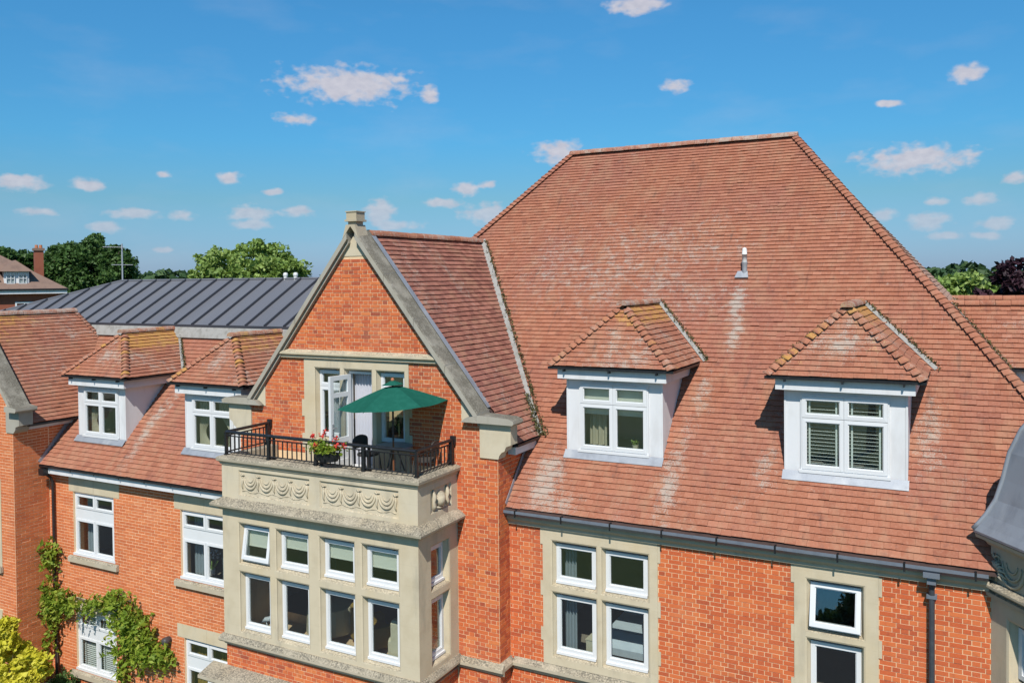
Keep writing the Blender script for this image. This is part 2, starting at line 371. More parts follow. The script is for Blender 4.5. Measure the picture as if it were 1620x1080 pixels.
def stonemat(name, base, dirt, top, c0=.36, c1=.60):
    q = NM(name); col = q.mix(q.rng(q.noise(3.2, 5), .4, .7, 0, .55), base, tuple(a*b for a, b in zip(base, (.86, .84, .80))))
    col = q.mix(q.rng(q.noise(.9, 4), .5, .72, 0, .4), col, tuple(a*b for a, b in zip(base, (1.04, .95, .78))))
    col = q.mix(q.rng(q.noise(2.8, 6, .65, (1, 1, .22)), .50, .78, 0, dirt), col, (.26, .235, .19))
    ps = q.n('ShaderNodeSeparateXYZ'); q.l(q.geo.outputs['Position'], ps.inputs[0])
    fz = q.mth('FRACT', q.mth('MULTIPLY_ADD', ps.outputs[2], 2.75, .11)); jl = q.mth('MULTIPLY', q.rng(fz, .0, .012, 1, 0), .35)
    col = q.mix(jl, col, (.25, .21, .15))                                       # bed joints between the blocks
    nz_ = q.n('ShaderNodeSeparateXYZ'); q.l(q.geo.outputs['Normal'], nz_.inputs[0])
    upm = q.mth('MULTIPLY', q.rng(nz_.outputs[2], .2, .55), q.mth('MULTIPLY', q.rng(q.noise(34, 8, .75), c0, c1), q.rng(q.noise(2.6, 4, .6), .30, .58, .45, 1)))
    col = q.mix(q.mth('MULTIPLY', upm, top), col, (.12, .107, .083))           # black lichen grows on the weathered tops
    col = q.mix(q.mth('MULTIPLY', q.rng(nz_.outputs[2], .25, .7), q.rng(q.noise(40, 4, .7), .6, .8, 0, .35*top)), col, (.58, .55, .44))
    q.bsdf(col, .9, spec=.2, normal=q.bump(q.noise(60, 5, .7), .35, .006)); return q.m
M_stone = stonemat('limestone', (.535, .455, .325), .5, .7)
M_stonew = stonemat('limestone_weathered', (.44, .38, .285), .65, 1.0)
M_stonep = stonemat('limestone_pale', (.545, .47, .345), .45, .7)
M_cope = stonemat('coping_lichen', (.36, .33, .275), .9, .95, .28, .52)
M_mortar = simple('lime_mortar', (.70, .50, .30), (.56, .38, .22), 14, rough=.95, bs=90, bstr=.4)
M_mortarn = simple('mortar_new', (.80, .56, .35), (.68, .45, .28), 14, rough=.95, bs=90, bstr=.3)
M_deck = simple('roof_underlay', (.06, .035, .03), (.03, .02, .018), 5, rough=.95)
M_white = simple('white_upvc', (.64, .645, .65), (.60, .60, .60), 3, amt=.35, rough=.35, spec=.5)
M_paint = simple('white_boarding', (.64, .64, .645), (.50, .49, .48), 3.5, amt=.5, rough=.5, bs=30, bstr=.05, stretch=(1, 1, .3))
M_black = simple('black_iron', (.012, .012, .014), (.03, .03, .032), 20, rough=.38, spec=.5)
M_dgrey = simple('gutter_grey', (.135, .155, .185), (.10, .115, .14), 9, rough=.5, c3=(.14, .15, .16), s3=3)
M_pipeg = simple('downpipe_grey', (.045, .05, .06), (.07, .075, .085), 8, rough=.5)
M_pipe = simple('downpipe_brown_black', (.028, .022, .022), (.05, .04, .038), 8, rough=.45)
M_lead = simple('lead_sheet', (.30, .318, .35), (.20, .21, .235), 4, rough=.55, metal=.35, bs=10, bstr=.15, c3=(.42, .43, .44), s3=2.4, amt3=.75, stretch=(1, 1, .3))
M_leadp = simple('mortar_lead_valley', (.29, .28, .26), (.17, .16, .14), 7, rough=.75, bs=20, bstr=.2, c3=(.14, .13, .10), s3=3)
M_moss = simple('moss', (.075, .07, .025), (.15, .13, .045), 40, amt=.9, rough=.95, bs=70, bstr=.8, c3=(.03, .026, .015), s3=14, amt3=.8)
M_zinc = simple('standing_seam_zinc', (.155, .155, .172), (.135, .136, .15), 1.3, amt=.5, rough=.48, metal=.25, c3=(.19, .19, .20), s3=.5, amt3=.7, stretch=(1, .35, .35), bs=2.5, bstr=.08)
M_seam = simple('zinc_seam', (.055, .057, .068), None, rough=.5, metal=.3)
M_room = simple('room_wall', (.50, .47, .41), (.42, .39, .34), 1.2, rough=.9)
M_floor = simple('room_carpet', (.26, .22, .17), None, rough=.95)
def glassmat():
    q = NM('window_glass'); fr = q.n('ShaderNodeLayerWeight'); fr.inputs[0].default_value = .5
    tr = q.n('ShaderNodeBsdfTransparent'); tr.inputs[0].default_value = (.90, .93, .92, 1)
    gl = q.n('ShaderNodeBsdfGlossy'); gl.inputs['Roughness'].default_value = .01; gl.inputs[0].default_value = (.95, .97, 1, 1)
    mx = q.n('ShaderNodeMixShader'); f = q.mth('MULTIPLY_ADD', q.mth('POWER', fr.outputs['Facing'], 5.0), .90, .10)
    q.l(f, mx.inputs[0]); q.l(tr.outputs[0], mx.inputs[1]); q.l(gl.outputs[0], mx.inputs[2]); q.l(mx.outputs[0], q.out.inputs[0]); return q.m
M_glass = glassmat()
def cloth(name, c, tr=.35, rough=.85, c2=None):
    q = NM(name); col = c
    if c2: col = q.mix(q.rng(q.noise(8, 4), .4, .7), c, c2)
    b = q.n('ShaderNodeBsdfDiffuse'); q.val(b.inputs[0], col); t = q.n('ShaderNodeBsdfTranslucent'); q.val(t.inputs[0], col)
    mx = q.n('ShaderNodeMixShader'); mx.inputs[0].default_value = tr; q.l(b.outputs[0], mx.inputs[1]); q.l(t.outputs[0], mx.inputs[2]); q.l(mx.outputs[0], q.out.inputs[0]); return q.m
M_cream = cloth('cream_curtain', (.62, .56, .42), .3)
M_net = cloth('net_curtain', (.70, .72, .80), .4)
M_blind = cloth('roller_blind', (.78, .77, .66), .15)
M_gold = cloth('gold_curtain', (.40, .27, .07), .25)
M_bluec = cloth('grey_blue_curtain', (.42, .48, .52), .3)
M_slat = simple('venetian_slat', (.75, .78, .74), None, rough=.5)
M_green = cloth('parasol_canvas', (.016, .105, .075), .18, c2=(.020, .122, .088))
M_wood = simple('varnished_wood', (.20, .075, .03), (.12, .04, .018), 30, rough=.5, stretch=(1, 1, .1))
M_pale = simple('pale_upholstery', (.55, .50, .36), (.48, .43, .30), 9, rough=.9)
M_bed = simple('bed_linen', (.55, .62, .68), (.46, .53, .6), 6, rough=.9)
M_terra = simple('terracotta_pot', (.42, .16, .08), (.3, .11, .06), 12, rough=.8)
M_wick = simple('dark_rattan', (.055, .048, .043), (.10, .085, .075), 60, rough=.6)
def leafmat(name, stops, tr=.35, rough=.55):
    q = NM(name); c = q.src(False); col = q.ramp(c[0], stops)
    b = q.n('ShaderNodeBsdfPrincipled'); q.val(b.inputs['Base Color'], col); b.inputs['Roughness'].default_value = rough; b.inputs['Specular IOR Level'].default_value = .3
    t = q.n('ShaderNodeBsdfTranslucent'); q.val(t.inputs[0], q.mix(.5, col, (.25, .32, .02), 'MIX') if tr > .3 else col)
    mx = q.n('ShaderNodeMixShader'); mx.inputs[0].default_value = tr; q.l(b.outputs[0], mx.inputs[1]); q.l(t.outputs[0], mx.inputs[2]); q.l(mx.outputs[0], q.out.inputs[0]); return q.m
M_lfd = leafmat('leaf_dark_green', [(0, (.03, .068, .016)), (.5, (.055, .112, .024)), (1, (.095, .165, .04))], .25)
M_lfm = leafmat('leaf_mid_green', [(0, (.12, .19, .04)), (.5, (.21, .31, .07)), (1, (.38, .47, .15))], .33)
M_lfy = leafmat('leaf_golden', [(0, (.52, .47, .03)), (.5, (.68, .61, .05)), (1, (.78, .70, .12))], .4)
M_lfp = leafmat('leaf_copper', [(0, (.018, .008, .012)), (.6, (.038, .014, .022)), (1, (.085, .030, .040))], .2)
M_lfw = leafmat('leaf_wisteria', [(0, (.11, .18, .018)), (.5, (.22, .31, .03)), (.85, (.33, .40, .05)), (1, (.42, .30, .07))], .4)
M_lff = leafmat('leaf_far_wood', [(0, (.022, .050, .018)), (.5, (.04, .08, .026)), (1, (.07, .12, .04))], .2)
M_bark = simple('bark', (.10, .075, .055), (.05, .038, .028), 14, rough=.95, bs=30, bstr=.6, stretch=(1, 1, .2))
M_red = simple('geranium_red', (.55, .03, .025), (.62, .12, .08), 30, rough=.7)
M_ground = simple('lawn_and_gravel', (.075, .10, .035), (.05, .075, .025), 1.5, rough=.95, c3=(.12, .11, .06), s3=.15)
M_asph = simple('asphalt', (.06, .06, .062), (.045, .045, .047), 6, rough=.9)
M_lamp = simple('lamp_bronze', (.05, .045, .045), (.09, .08, .08), 14, rough=.5)
M_pvc = simple('grey_white_cowl', (.62, .62, .60), (.5, .5, .48), 9, rough=.6)
M_fartile = simple('far_clay_tile', (.20, .13, .10), (.13, .085, .07), 1.6, rough=.95, bs=6, bstr=.5)
M_farbrick = simple('far_red_brick', (.26, .085, .05), (.20, .06, .04), 2, rough=.95)
M_ali = simple('aluminium', (.45, .45, .46), None, rough=.45, metal=.6)
# ------------------------------------------------------------------ setting
GZ = 1.2
gm = MB(); n = 48; R = 3000
ring_r = [0, 10, 30, 80, 200, 600, 1500, R]
gv = [(0, 0, GZ)]
for r_ in ring_r[1:]:
    for k in range(n): gv.append((r_*math.cos(2*math.pi*k/n), r_*math.sin(2*math.pi*k/n), GZ))
gf = [(0, 1+k, 1+(k+1) % n) for k in range(n)]
for i in range(len(ring_r)-2):
    for k in range(n): a = 1+i*n; gf.append((a+k, a+n+k, a+n+(k+1) % n, a+(k+1) % n))
gm.add(gv, gf); gm.build('ground', M_ground, kind='structure')
dv = MB(lambda p: (p[0], p[1]-14, GZ+.004)); dv.add([(-40, 0, 0), (40, 0, 0), (40, 7, 0), (-40, 7, 0)], [(0, 1, 2, 3)]); dv.build('driveway', M_asph, kind='structure')

# ------------------------------------------------------------------ window pieces
def light(win, x0, x1, z0, z1, yf, T=None, w=.065, tilt=0, mat=None, vent=True, bead=True):
    """one casement with its pane; yf = front of the white frame, depth runs to +y"""
    TT = T or (lambda p: p)
    if tilt:
        ca, sa = math.cos(tilt), math.sin(tilt)
        def TT2(p, T0=TT):
            dy, dz = p[1]-yf, p[2]-z1
            return T0((p[0], yf+dy*ca+dz*sa, z1+dz*ca-dy*sa))
        MB(TT).ring((x0, x1, z0, z1), (x0+.03, x1-.03, z0+.03, z1-.03), yf+.01, yf+.09).build('outer_frame', M_white, win)
        use = TT2
    else: use = TT
    mat = mat or M_white
    m = MB(use).ring((x0, x1, z0, z1), (x0+w, x1-w, z0+w, z1-w), yf, yf+.06, y0i=yf-.004)
    if bead: m.ring((x0+w-.004, x1-w+.004, z0+w-.004, z1-w+.004), (x0+w+.014, x1-w-.014, z0+w+.014, z1-w-.014), yf+.012, yf+.05)
    m.build('casement', mat, win)
    MB(use).box(x0+w, x1-w, yf+.028, yf+.034, z0+w, z1-w).build('pane', M_glass, win)
    if vent and x1-x0 > .5: MB(TT).box(x0+.12, x1-.14, yf-.018, yf-.001, z1+.004, z1+.028).build('trickle_vent', M_dgrey, win)
def splay(mb, outer, lights, yF, yB, e=.07, eb=.05, side=None):
    rects = [(a-e, b+e, c-eb, d+e) for a, b, c, d in lights]
    mb.grid(*outer, rects, yF)
    for (a, b, c, d), (A, Bb, C, D) in zip(lights, rects):
        F = [(A, yF, C), (Bb, yF, C), (Bb, yF, D), (A, yF, D)]
        h1 = .38; M_ = [(A+(a-A)*h1, yF+.012, C+(c-C)*h1), (Bb+(b-Bb)*h1, yF+.012, C+(c-C)*h1), (Bb+(b-Bb)*h1, yF+.012, D+(d-D)*h1), (A+(a-A)*h1, yF+.012, D+(d-D)*h1)]
        M2 = [(x, yF+.035, z) for x, _, z in M_]
        K = [(a, yB, c), (b, yB, c), (b, yB, d), (a, yB, d)]; K2 = [(x, yB+.12, z) for x, _, z in K]
        L = [F, M_, M2, K, K2]
        for P, Q in zip(L, L[1:]):
            for i in range(4): j = (i+1) % 4; mb.add([P[i], P[j], Q[j], Q[i]], [(0, 1, 2, 3)])
    x0, x1, z0, z1 = outer
    if side is None:
      for P, Q in (((x0, z0), (x1, z0)), ((x1, z0), (x1, z1)), ((x1, z1), (x0, z1)), ((x0, z1), (x0, z0))):
          mb.add([(P[0], yF, P[1]), (Q[0], yF, Q[1]), (Q[0], yB+.15, Q[1]), (P[0], yB+.15, P[1])], [(0, 1, 2, 3)])
def room(parent, x0, x1, y0, y1, z0, z1, parts=()):
    m = MB()
    m.poly([(x0, y1, z0), (x1, y1, z0), (x1, y1, z1), (x0, y1, z1)]); m.poly([(x0, y0, z0), (x0, y1, z0), (x0, y1, z1), (x0, y0, z1)])
    m.poly([(x1, y0, z0), (x1, y1, z0), (x1, y1, z1), (x1, y0, z1)]); m.poly([(x0, y0, z1), (x1, y0, z1), (x1, y1, z1), (x0, y1, z1)])
    for x in parts: m.box(x-.05, x+.05, y0, y1, z0, z1)
    m.build('room_wall', M_room, parent)
    MB().poly([(x0, y0, z0), (x1, y0, z0), (x1, y1, z0), (x0, y1, z0)]).build('room_floor', M_floor, parent)
def curtain(name, label, cat, x0, x1, y, z0, z1, mat, T=None, folds=5, amp=.035, tie=None, pull=.5, group=None, nx=40):
    """hanging cloth with folds; tie = z of a tie-back that draws it to its x0 side"""
    m = MB(T); nz_ = 14; vs = []
    for j in range(nz_+1):
        z = z0+(z1-z0)*j/nz_; k = 1.
        if tie is not None: k = 1-pull*math.exp(-((z-tie)/(.28*(z1-z0)))**2)
        for i in range(nx+1):
            t = i/nx; vs.append((x0+(x1-x0)*t*k, y+amp*math.sin(2*math.pi*folds*t+.4*math.sin(5*t))*(.75+.25*k), z))
    fs = [(j*(nx+1)+i, j*(nx+1)+i+1, (j+1)*(nx+1)+i+1, (j+1)*(nx+1)+i) for j in range(nz_) for i in range(nx)]
    m.add(vs, fs); return m.build(name, mat, None, smooth=True, label=label, cat=cat, group=group)
def venetian(label, x0, x1, y, z0, z1, T=None, pitch=.042, group=None, mat=None, ang=.6, hd=.017):
    root = thing('venetian_blind', label, 'blind', (T or (lambda p: p))(((x0+x1)/2, y, z0)), group)
    k = 0; z = z0+.02
    me = None
    while z < z1-.03:
        m = MB(T); c, s_ = hd*math.cos(ang), hd*math.sin(ang)
        m.prism([(x0, y-c, z-s_), (x0, y, z+.004), (x0, y+c, z+s_), (x0, y, z+.001)], (x1-x0, 0, 0))
        m.build('slat', mat or M_slat, root); z += pitch
    for t in (.14, .84):
        B(x0+(x1-x0)*t-.014, x0+(x1-x0)*t+.014, y-.03, y-.027, z0, z1, T=T).build('ladder_tape', mat or M_slat, root)
    B(x0, x1, y-.02, y+.03, z1-.03, z1, T=T).build('head_rail', M_slat, root); return root
def roller(label, x0, x1, y, z0, z1, T=None, group=None):
    t = T or (lambda p: p)
    root = thing('roller_blind', label, 'blind', t(((x0+x1)/2, y, z0)), group)
    B(x0, x1, y, y+.004, z0, z1, T=T).build('blind_cloth', M_blind, root)
    B(x0, x1, y-.006, y+.012, z0-.02, z0, T=T).build('bottom_bar', M_blind, root); return root

# leaves
def leafquads(C, size, up=.4, asp=1.5, cmul=None, jit=.35):
    n = len(C); nr = rng.normal(size=(n, 3)); nr[:, 2] += up*2; nr /= np.linalg.norm(nr, axis=1)[:, None]
    t = rng.normal(size=(n, 3)); t -= nr*(t*nr).sum(1)[:, None]; t /= np.linalg.norm(t, axis=1)[:, None]; b = np.cross(nr, t)
    s_ = size*(1+jit*rng.normal(size=n)).clip(.4, 2)[:, None]
    V = np.stack([C-t*s_*asp*.5, C+b*s_*.5-nr*s_*.08, C+t*s_*asp*.5, C-b*s_*.5-nr*s_*.08], 1)
    col = rng.random(n) if cmul is None else cmul
    return V.reshape(-1, 3), np.arange(n*4).reshape(-1, 4), col
def leafmesh(name, C, size, mat, parent, org, cmul=None, **k):
    kk = {q: k.pop(q) for q in ('kind', 'label', 'cat', 'group') if q in k}
    V, F, col = leafquads(C, size, cmul=cmul, **k)
    me = bpy.data.meshes.new(name); me.from_pydata((V-np.array(org)).tolist(), [], F.tolist())
    at = me.attributes.new('tcol', 'FLOAT_COLOR', 'FACE'); c4 = np.zeros((len(F), 4), np.float32); c4[:, 0] = col; c4[:, 3] = 1
    at.data.foreach_set('color', c4.ravel()); me.materials.append(mat)
    o = put(name, me, parent, org); tag(o, **kk); return o
def clumps(ctr, rad, nc, per, cr, flat=.75, shell=.55):
    ctr, rad = np.array(ctr), np.array(rad); pts = []; cols = []
    for i in range(nc):
        d = rng.normal(size=3); d /= np.linalg.norm(d); rr = rng.uniform(shell, 1)**.6*rng.uniform(.9, 1.14)
        c = ctr+d*rad*rr; r_ = cr*rng.uniform(.6, 1.25)
        q = rng.normal(size=(per, 3)); q /= np.linalg.norm(q, axis=1)[:, None]; q *= (rng.random(per)**.45)[:, None]
        q[:, 2] *= flat; pts.append(c+q*r_); cols.append(np.clip(rng.random(per)*.55+rng.uniform(0, .45), 0, 1))
    return np.concatenate(pts), np.concatenate(cols)
def tree(name, label, base, ctr, rad, nc, per, cr, size, mat, group=None, trunk=.25, limbs=7, **k):
    root = thing(name, label, 'tree', base, group); ctr = Vector(ctr); b = Vector(base); m = MB()
    m.tube([b, b.lerp(ctr, .35)+Vector((.1, .05, 0)), b.lerp(ctr, .75), ctr+Vector((0, 0, rad[2]*.35))], [trunk, trunk*.75, trunk*.5, trunk*.12], 8)
    for i in range(limbs):
        a = 2*math.pi*i/limbs+random.random(); s_ = b.lerp(ctr, random.uniform(.5, .95)); e = ctr+Vector((math.cos(a)*rad[0]*.8, math.sin(a)*rad[1]*.8, random.uniform(-.2, .75)*rad[2]))
        m.tube([s_, s_.lerp(e, .5)+Vector((0, 0, .06*rad[2])), e], [trunk*.4, trunk*.22, trunk*.05], 6)
    m.build('trunk', M_bark, root, smooth=True)
    C, col = clumps(ctr, rad, nc, per, cr); leafmesh('crown', C, size, mat, root, base, cmul=col, **k); return root
# ------------------------------------------------------------------ roof pieces shared by the blocks
def bonnet_mesh(name, w=.125, ln=.15, drop=.085, mat=None):
    m = MB(); na = 8; vs = []
    for s_, lift, ww in ((0, .042, 1.), (.5, .03, .9), (1., .012, .75)):
        for th in (0, -.014):
            for i in range(na+1):
                a = -1+2*i/na; vs.append((w*a*ww, ln*s_+(.035*(a*a) if s_ == 0 else 0)-.02, lift+.03-drop*abs(a)**1.6*ww+th))
    k = na+1; fs = []
    for i in range(na):
        fs += [(i, i+1, 2*k+i+1, 2*k+i), (2*k+i, 2*k+i+1, 4*k+i+1, 4*k+i), (i, k+i, k+i+1, i+1)]
    m.add(vs, fs); return m.mesh(name, mat, (0, 0, 0), True)
def ridge_mesh(name, r=.12, ln=.31, mat=None, na=9):
    m = MB(); vs = []
    for y, rr in ((.003, r), (.02, r*1.03), (ln-.02, r*1.0), (ln-.003, r*.97)):
        for i in range(na+1):
            a = math.pi*i/na; vs.append((rr*math.cos(a), y, rr*math.sin(a)*.95))
    k = na+1; fs = [(j*k+i, j*k+i+1, (j+1)*k+i+1, (j+1)*k+i) for j in range(3) for i in range(na)]
    fs += [tuple(range(k)), tuple(range(3*k, 4*k))[::-1]]
    m.add(vs, fs); return m.mesh(name, mat, (0, 0, 0), False)
ME_bon = bonnet_mesh('hip_tile', mat=M_tile[0]); ME_rid = ridge_mesh('ridge_tile', mat=M_tile[0])
ME_bons = bonnet_mesh('hip_tile_small', w=.11, ln=.135, drop=.07, mat=M_tile[0]); ME_rids = ridge_mesh('ridge_tile_small', r=.10, ln=.26, mat=M_tile[0])
def orient(ob, parent, o, c, h, n, col):
    ob.matrix_basis = Matrix([[c[i], h[i], n[i], o[i]-WL[parent][i]] for i in range(3)]+[[0, 0, 0, 1]]); ob.color = (*col, 1)
def hip_line(parent, a, b, n1, n2, pitch, me, lich=None, t0=0., t1=1., lift=.012):
    a, b = Vector(a), Vector(b); h = (b-a).normalized(); n = (Vector(n1).normalized()+Vector(n2).normalized()); n = (n-h*n.dot(h)).normalized(); c = h.cross(n)
    L = (b-a).length; k = int(L/pitch)
    for i in range(k):
        t = (i+.3)*pitch/L
        if not t0 <= t <= t1: continue
        ob = bpy.data.objects.new('hip_tile', me); COL.objects.link(ob); ob.parent = parent
        g = random.gauss(0, .03); c2 = (c+h*g).normalized(); h2 = n.cross(c2)
        p = a+h*(i*pitch)+n*(lift+random.gauss(0, .003)); l = lich(p) if lich else (.3*random.random(), 0)
        orient(ob, parent, p, c2, h2, n, (random.random(), l[0], l[1]))
def ridge_line(parent, a, b, me, ln, lich=None, lift=0.):
    a, b = Vector(a), Vector(b); h = (b-a).normalized(); up = Vector((0, 0, 1)); n = (up-h*up.dot(h)).normalized(); c = h.cross(n)
    k = max(1, round((b-a).length/ln))
    for i in range(k):
        ob = bpy.data.objects.new('ridge_tile', me); COL.objects.link(ob); ob.parent = parent
        p = a+(b-a)*(i/k)+n*(lift+random.gauss(0, .003)); g = random.gauss(0, .012); l = lich(p) if lich else (.35+.2*random.random(), .1*random.random())
        h2 = (h+n*g*.6+c*g).normalized(); orient(ob, parent, p, h2.cross(n), h2*((b-a).length/k/ln), n, (random.random(), l[0], l[1]))
def strip(name, mat, parent, pts, w, N, off=.035, th=.02, **k):
    """a ribbon of lead laid along pts, w wide, standing off the roof along N"""
    m = MB(); N = Vector(N).normalized(); pts = [Vector(p) for p in pts]
    for p, q in zip(pts, pts[1:]):
        d = (q-p).normalized(); s_ = d.cross(N)*w/2
        m.prism([tuple(p-s_+N*off), tuple(q-s_+N*off), tuple(q+s_+N*off), tuple(p+s_+N*off)], tuple(N*th))
    return m.build(name, mat, parent, **k)
def mossline(parent, a, b, n, spread, N, size=.03):
    a, b = np.array(a, float), np.array(b, float); t = rng.random(n); C = a+(b-a)*t[:, None]+rng.normal(size=(n, 3))*spread+np.array(N)*.05
    leafmesh('moss', C, size, M_moss, parent, tuple(a), kind='stuff', asp=1.2, up=.3)

def dormer(house, T, ez, fz0, fz1, top, rz, ya, tp, pool, hw=.945, ehw=1.19, frame=(-.68, .68, .05, 1.31), tz=.925, seed=0, orange=.5, sides=(1, 1), win=True, deep=1.5, rl_=.5):
    """white boarded dormer with a hipped tile roof; local x across, y into the roof, z up from its sill"""
    d = node('dormer', house, T((0, 0, 0)))
    w = MB(T); f = frame
    w.grid(-hw, hw, 0, top, [f], 0); w.grid(-hw, hw, 0, top, [f], .06)
    w.box(-hw, -hw+.03, -.012, .0, 0, top); w.box(hw-.03, hw, -.012, 0, 0, top)
    for x in (-hw, hw): w.poly([(x, 0, 0), (x, 0, top), (x, top/tp, top), (x, .0, 0)][:3])
    w.build('boarded_wall', M_paint, d)
    m = MB(T); m.box(-ehw+.13, ehw-.13, -.17, .02, fz0, fz1)
    for sg in (-1, 1): m.box(*sorted((sg*(hw+.001), sg*(ehw-.13))), .021, fz1/tp+.02, fz0, fz1)
    m.build('fascia', M_paint, d)
    m = MB(T); m.box(-ehw-.03, ehw+.03, -.26, -.16, ez-.055, ez-.012)
    for sg in (-1, 1): m.box(*sorted((sg*(ehw-.06), sg*(ehw+.03))), -.159, ez/tp-.05, ez-.055, ez-.012)
    m.build('gutter', M_black, d)
    m = MB(T)
    for x in (-.9, 0, .9): m.box(x-.012, x+.012, -.268, -.11, ez-.10, ez-.05)
    m.build('gutter_bracket', M_black, d)
    # roof planes
    ap = (0, ya, rz); dk = MB(T); e = .03
    dk.poly([(-ehw, -.22, ez-e), (ehw, -.22, ez-e), (0, ya, rz-e)])
    for sg in (-1, 1): dk.poly([(sg*ehw, -.22, ez-e), (0, ya, rz-e), (0, rz/tp+.1, rz-e), (sg*ehw, ez/tp+.1, ez-e)])
    dk.poly([(-ehw, -.22, ez-.014), (ehw, -.22, ez-.014), (ehw, .5, ez-.014), (-ehw, .5, ez-.014)])
    rf = dk.build('dormer_roof', M_deck, d)
    V = lambda a, b: np.array(T(b))-np.array(T(a))
    o0 = (0, 0, 0); ux = V(o0, (1, 0, 0)); uy = V(o0, (0, 1, 0)); uz = V(o0, (0, 0, 1))
    def lic(o, u, s_):
        g = fbm(o[0]*1.7+seed, o[2]*1.9+o[1], 3); mid = math.exp(-(u/.16)**2) if abs(u) < .5 else 0
        return (max(0, g*1.3-.42+.3*mid*(s_ > .25)), max(0, orange*(fbm(o[0]*2.3, o[2]*2.6+seed, 9)*1.2-.55)+.75*orange*max(0, s_-.7)))
    Lf = math.hypot(ya+.22, rz-ez); Sf = (uy*(ya+.22)+uz*(rz-ez))/Lf; Nf = np.cross(ux, Sf)
    tiles(pool, d, T((0, -.22, ez)), ux, Sf, Nf, lambda s_: [(-ehw*(1-s_/Lf), ehw*(1-s_/Lf))], Lf-.04, gauge=.1, lich=lic)
    Ls = math.hypot(ehw, rz-ez); gs = .1*Ls/Lf
    for sg in (1, -1):
        U = uy*sg; Sv = (-ux*sg*ehw+uz*(rz-ez))/Ls; Ns = np.cross(U, Sv)
        def ivf(s_, sg=sg):
            t = s_/Ls; a = -.22+(ya+.22)*t; b = (ez+(rz-ez)*t)/tp+.05
            return [(a, b)] if sg > 0 else [(-b, -a)]
        tiles(pool, d, T((sg*ehw, 0, ez)), U, Sv, Ns, ivf, Ls-.04, gauge=gs, lich=lic)
        hip_line(d, T((sg*ehw, -.22, ez)), T(ap), Nf, Ns, .1*math.sqrt((ehw)**2+(ya+.22)**2+(rz-ez)**2)/Lf, ME_bons, lambda p: (.1+.4*random.random(), orange*max(0, random.random()*1.3-.5)), t1=.93)
        # lead valley where its roof meets the main slope
        a, b = T((sg*(ehw+.02), ez/tp, ez)), T((0, rz/tp, rz)); Nm = uz-uy*tp
        strip('valley_lead', M_leadp, d, [Vector(a)+Vector(ux)*sg*.10, Vector(b)+Vector(ux)*sg*.06], .075, tuple(Nm), .034, .012)
        mossline(d, np.array(a)+ux*sg*.17, np.array(b)+ux*sg*.12, 420, .022, Nm/np.linalg.norm(Nm), .028)
    ridge_line(d, T((0, ya-.16, rz-.005)), T((0, rz/tp+.02, rz-.005)), ME_rids, .26, lambda p: (rl_+.25*random.random(), .6*orange*random.random()))
    # lead apron under the sill
    Sd = Vector(T((0, -1, -tp)))-Vector(T((0, 0, 0))); Sd.normalize(); Nm = Vector(uz-uy*tp).normalized()
    m = MB(); p0, p1 = Vector(T((-hw-.02, 0, .0)))+Nm*.045, Vector(T((hw+.02, 0, .0)))+Nm*.045
    m.prism([tuple(p0), tuple(p1), tuple(p1+Sd*.18-Nm*.008), tuple(p0+Sd*.18-Nm*.008)], tuple(Nm*.008)); m.build('lead_apron', M_lead, d)
    # window: head of two small lights over two tall ones
    x0, x1, z0, z1 = f; cx = (x0+x1)/2
    MB(T).ring(f, (x0+.025, x1-.025, z0+.025, z1-.025), -.03, .06).build('window_frame', M_white, d)
    B(x0-.02, x1+.02, -.075, -.031, z0-.035, z0+.012, T=T).build('window_sill', M_white, d)
    for a, b in ((x0+.026, cx-.002), (cx+.002, x1-.026)):
        light(d, a, b, tz+.004, z1-.028, -.045, T, .06, vent=False); light(d, a, b, z0+.028, tz-.004, -.045, T, .06, vent=False)
    B(x0+.25, x1-.25, -.06, -.031, z1-.02, z1-.002, T=T).build('trickle_vent', M_white, d)
    r = MB(T); r.grid(-hw+.04, hw-.04, .02, top-.02, [], deep)
    r.poly([(-hw+.04, .07, .02), (-hw+.04, deep, .02), (-hw+.04, deep, top-.02), (-hw+.04, .07, top-.02)]); r.poly([(hw-.04, .07, .02), (hw-.04, deep, .02), (hw-.04, deep, top-.02), (hw-.04, .07, top-.02)])
    r.poly([(-hw+.04, .07, .02), (hw-.04, .07, .02), (hw-.04, deep, .02), (-hw+.04, deep, .02)]); r.poly([(-hw+.04, .07, top-.02), (hw-.04, .07, top-.02), (hw-.04, deep, top-.02), (-hw+.04, deep, top-.02)])
    r.build('room_wall', M_room, d)
    return d

# ------------------------------------------------------------------ main block: hipped roof
GE, GUT = -.206, 8.0; TM = 1.0766; RY, RZ = 6.789, 15.531; RL, RR = -1.633, 4.035; KR, KL = 1.183, 1.237
cM, sM = 1/math.hypot(1, TM), TM/math.hypot(1, TM)
xr = lambda z: RR+(RZ-z)/KR
xl = lambda z: RL-(RZ-z)/KL
GAX, GRZ, GTAN = -3.21, 13.2, 1.18                     # gable roof ridge
house = thing('brick_house', 'large orange-red brick house block under a tall hipped clay tile roof with two white dormers', 'house', (4, 3, GZ))
HA = (.70, 2.89, 5.19, 7.683); HB = (5.15, 6.39, 5.19, 7.683)
wl = MB(); wl.grid(0, 11, GZ, 7.9, [HA, HB], .0)
wl.grid(0, 11, GZ, 7.9, [HA, HB], .28)
for H in (HA, HB):
    for x in H[:2]: wl.poly([(x, 0, H[2]), (x, .28, H[2]), (x, .28, H[3]), (x, 0, H[3])])
wl.poly([(11, 0, GZ), (11, 13.7, GZ), (11, 13.7, 7.9), (11, 0, 7.9)]); wl.poly([(0, 13.7, GZ), (11, 13.7, GZ), (11, 13.7, 7.9), (0, 13.7, 7.9)])
wall = wl.build('wall', M_mortar, house)
bp = Pool(*BRICK); tp_ = Pool(*TILE)
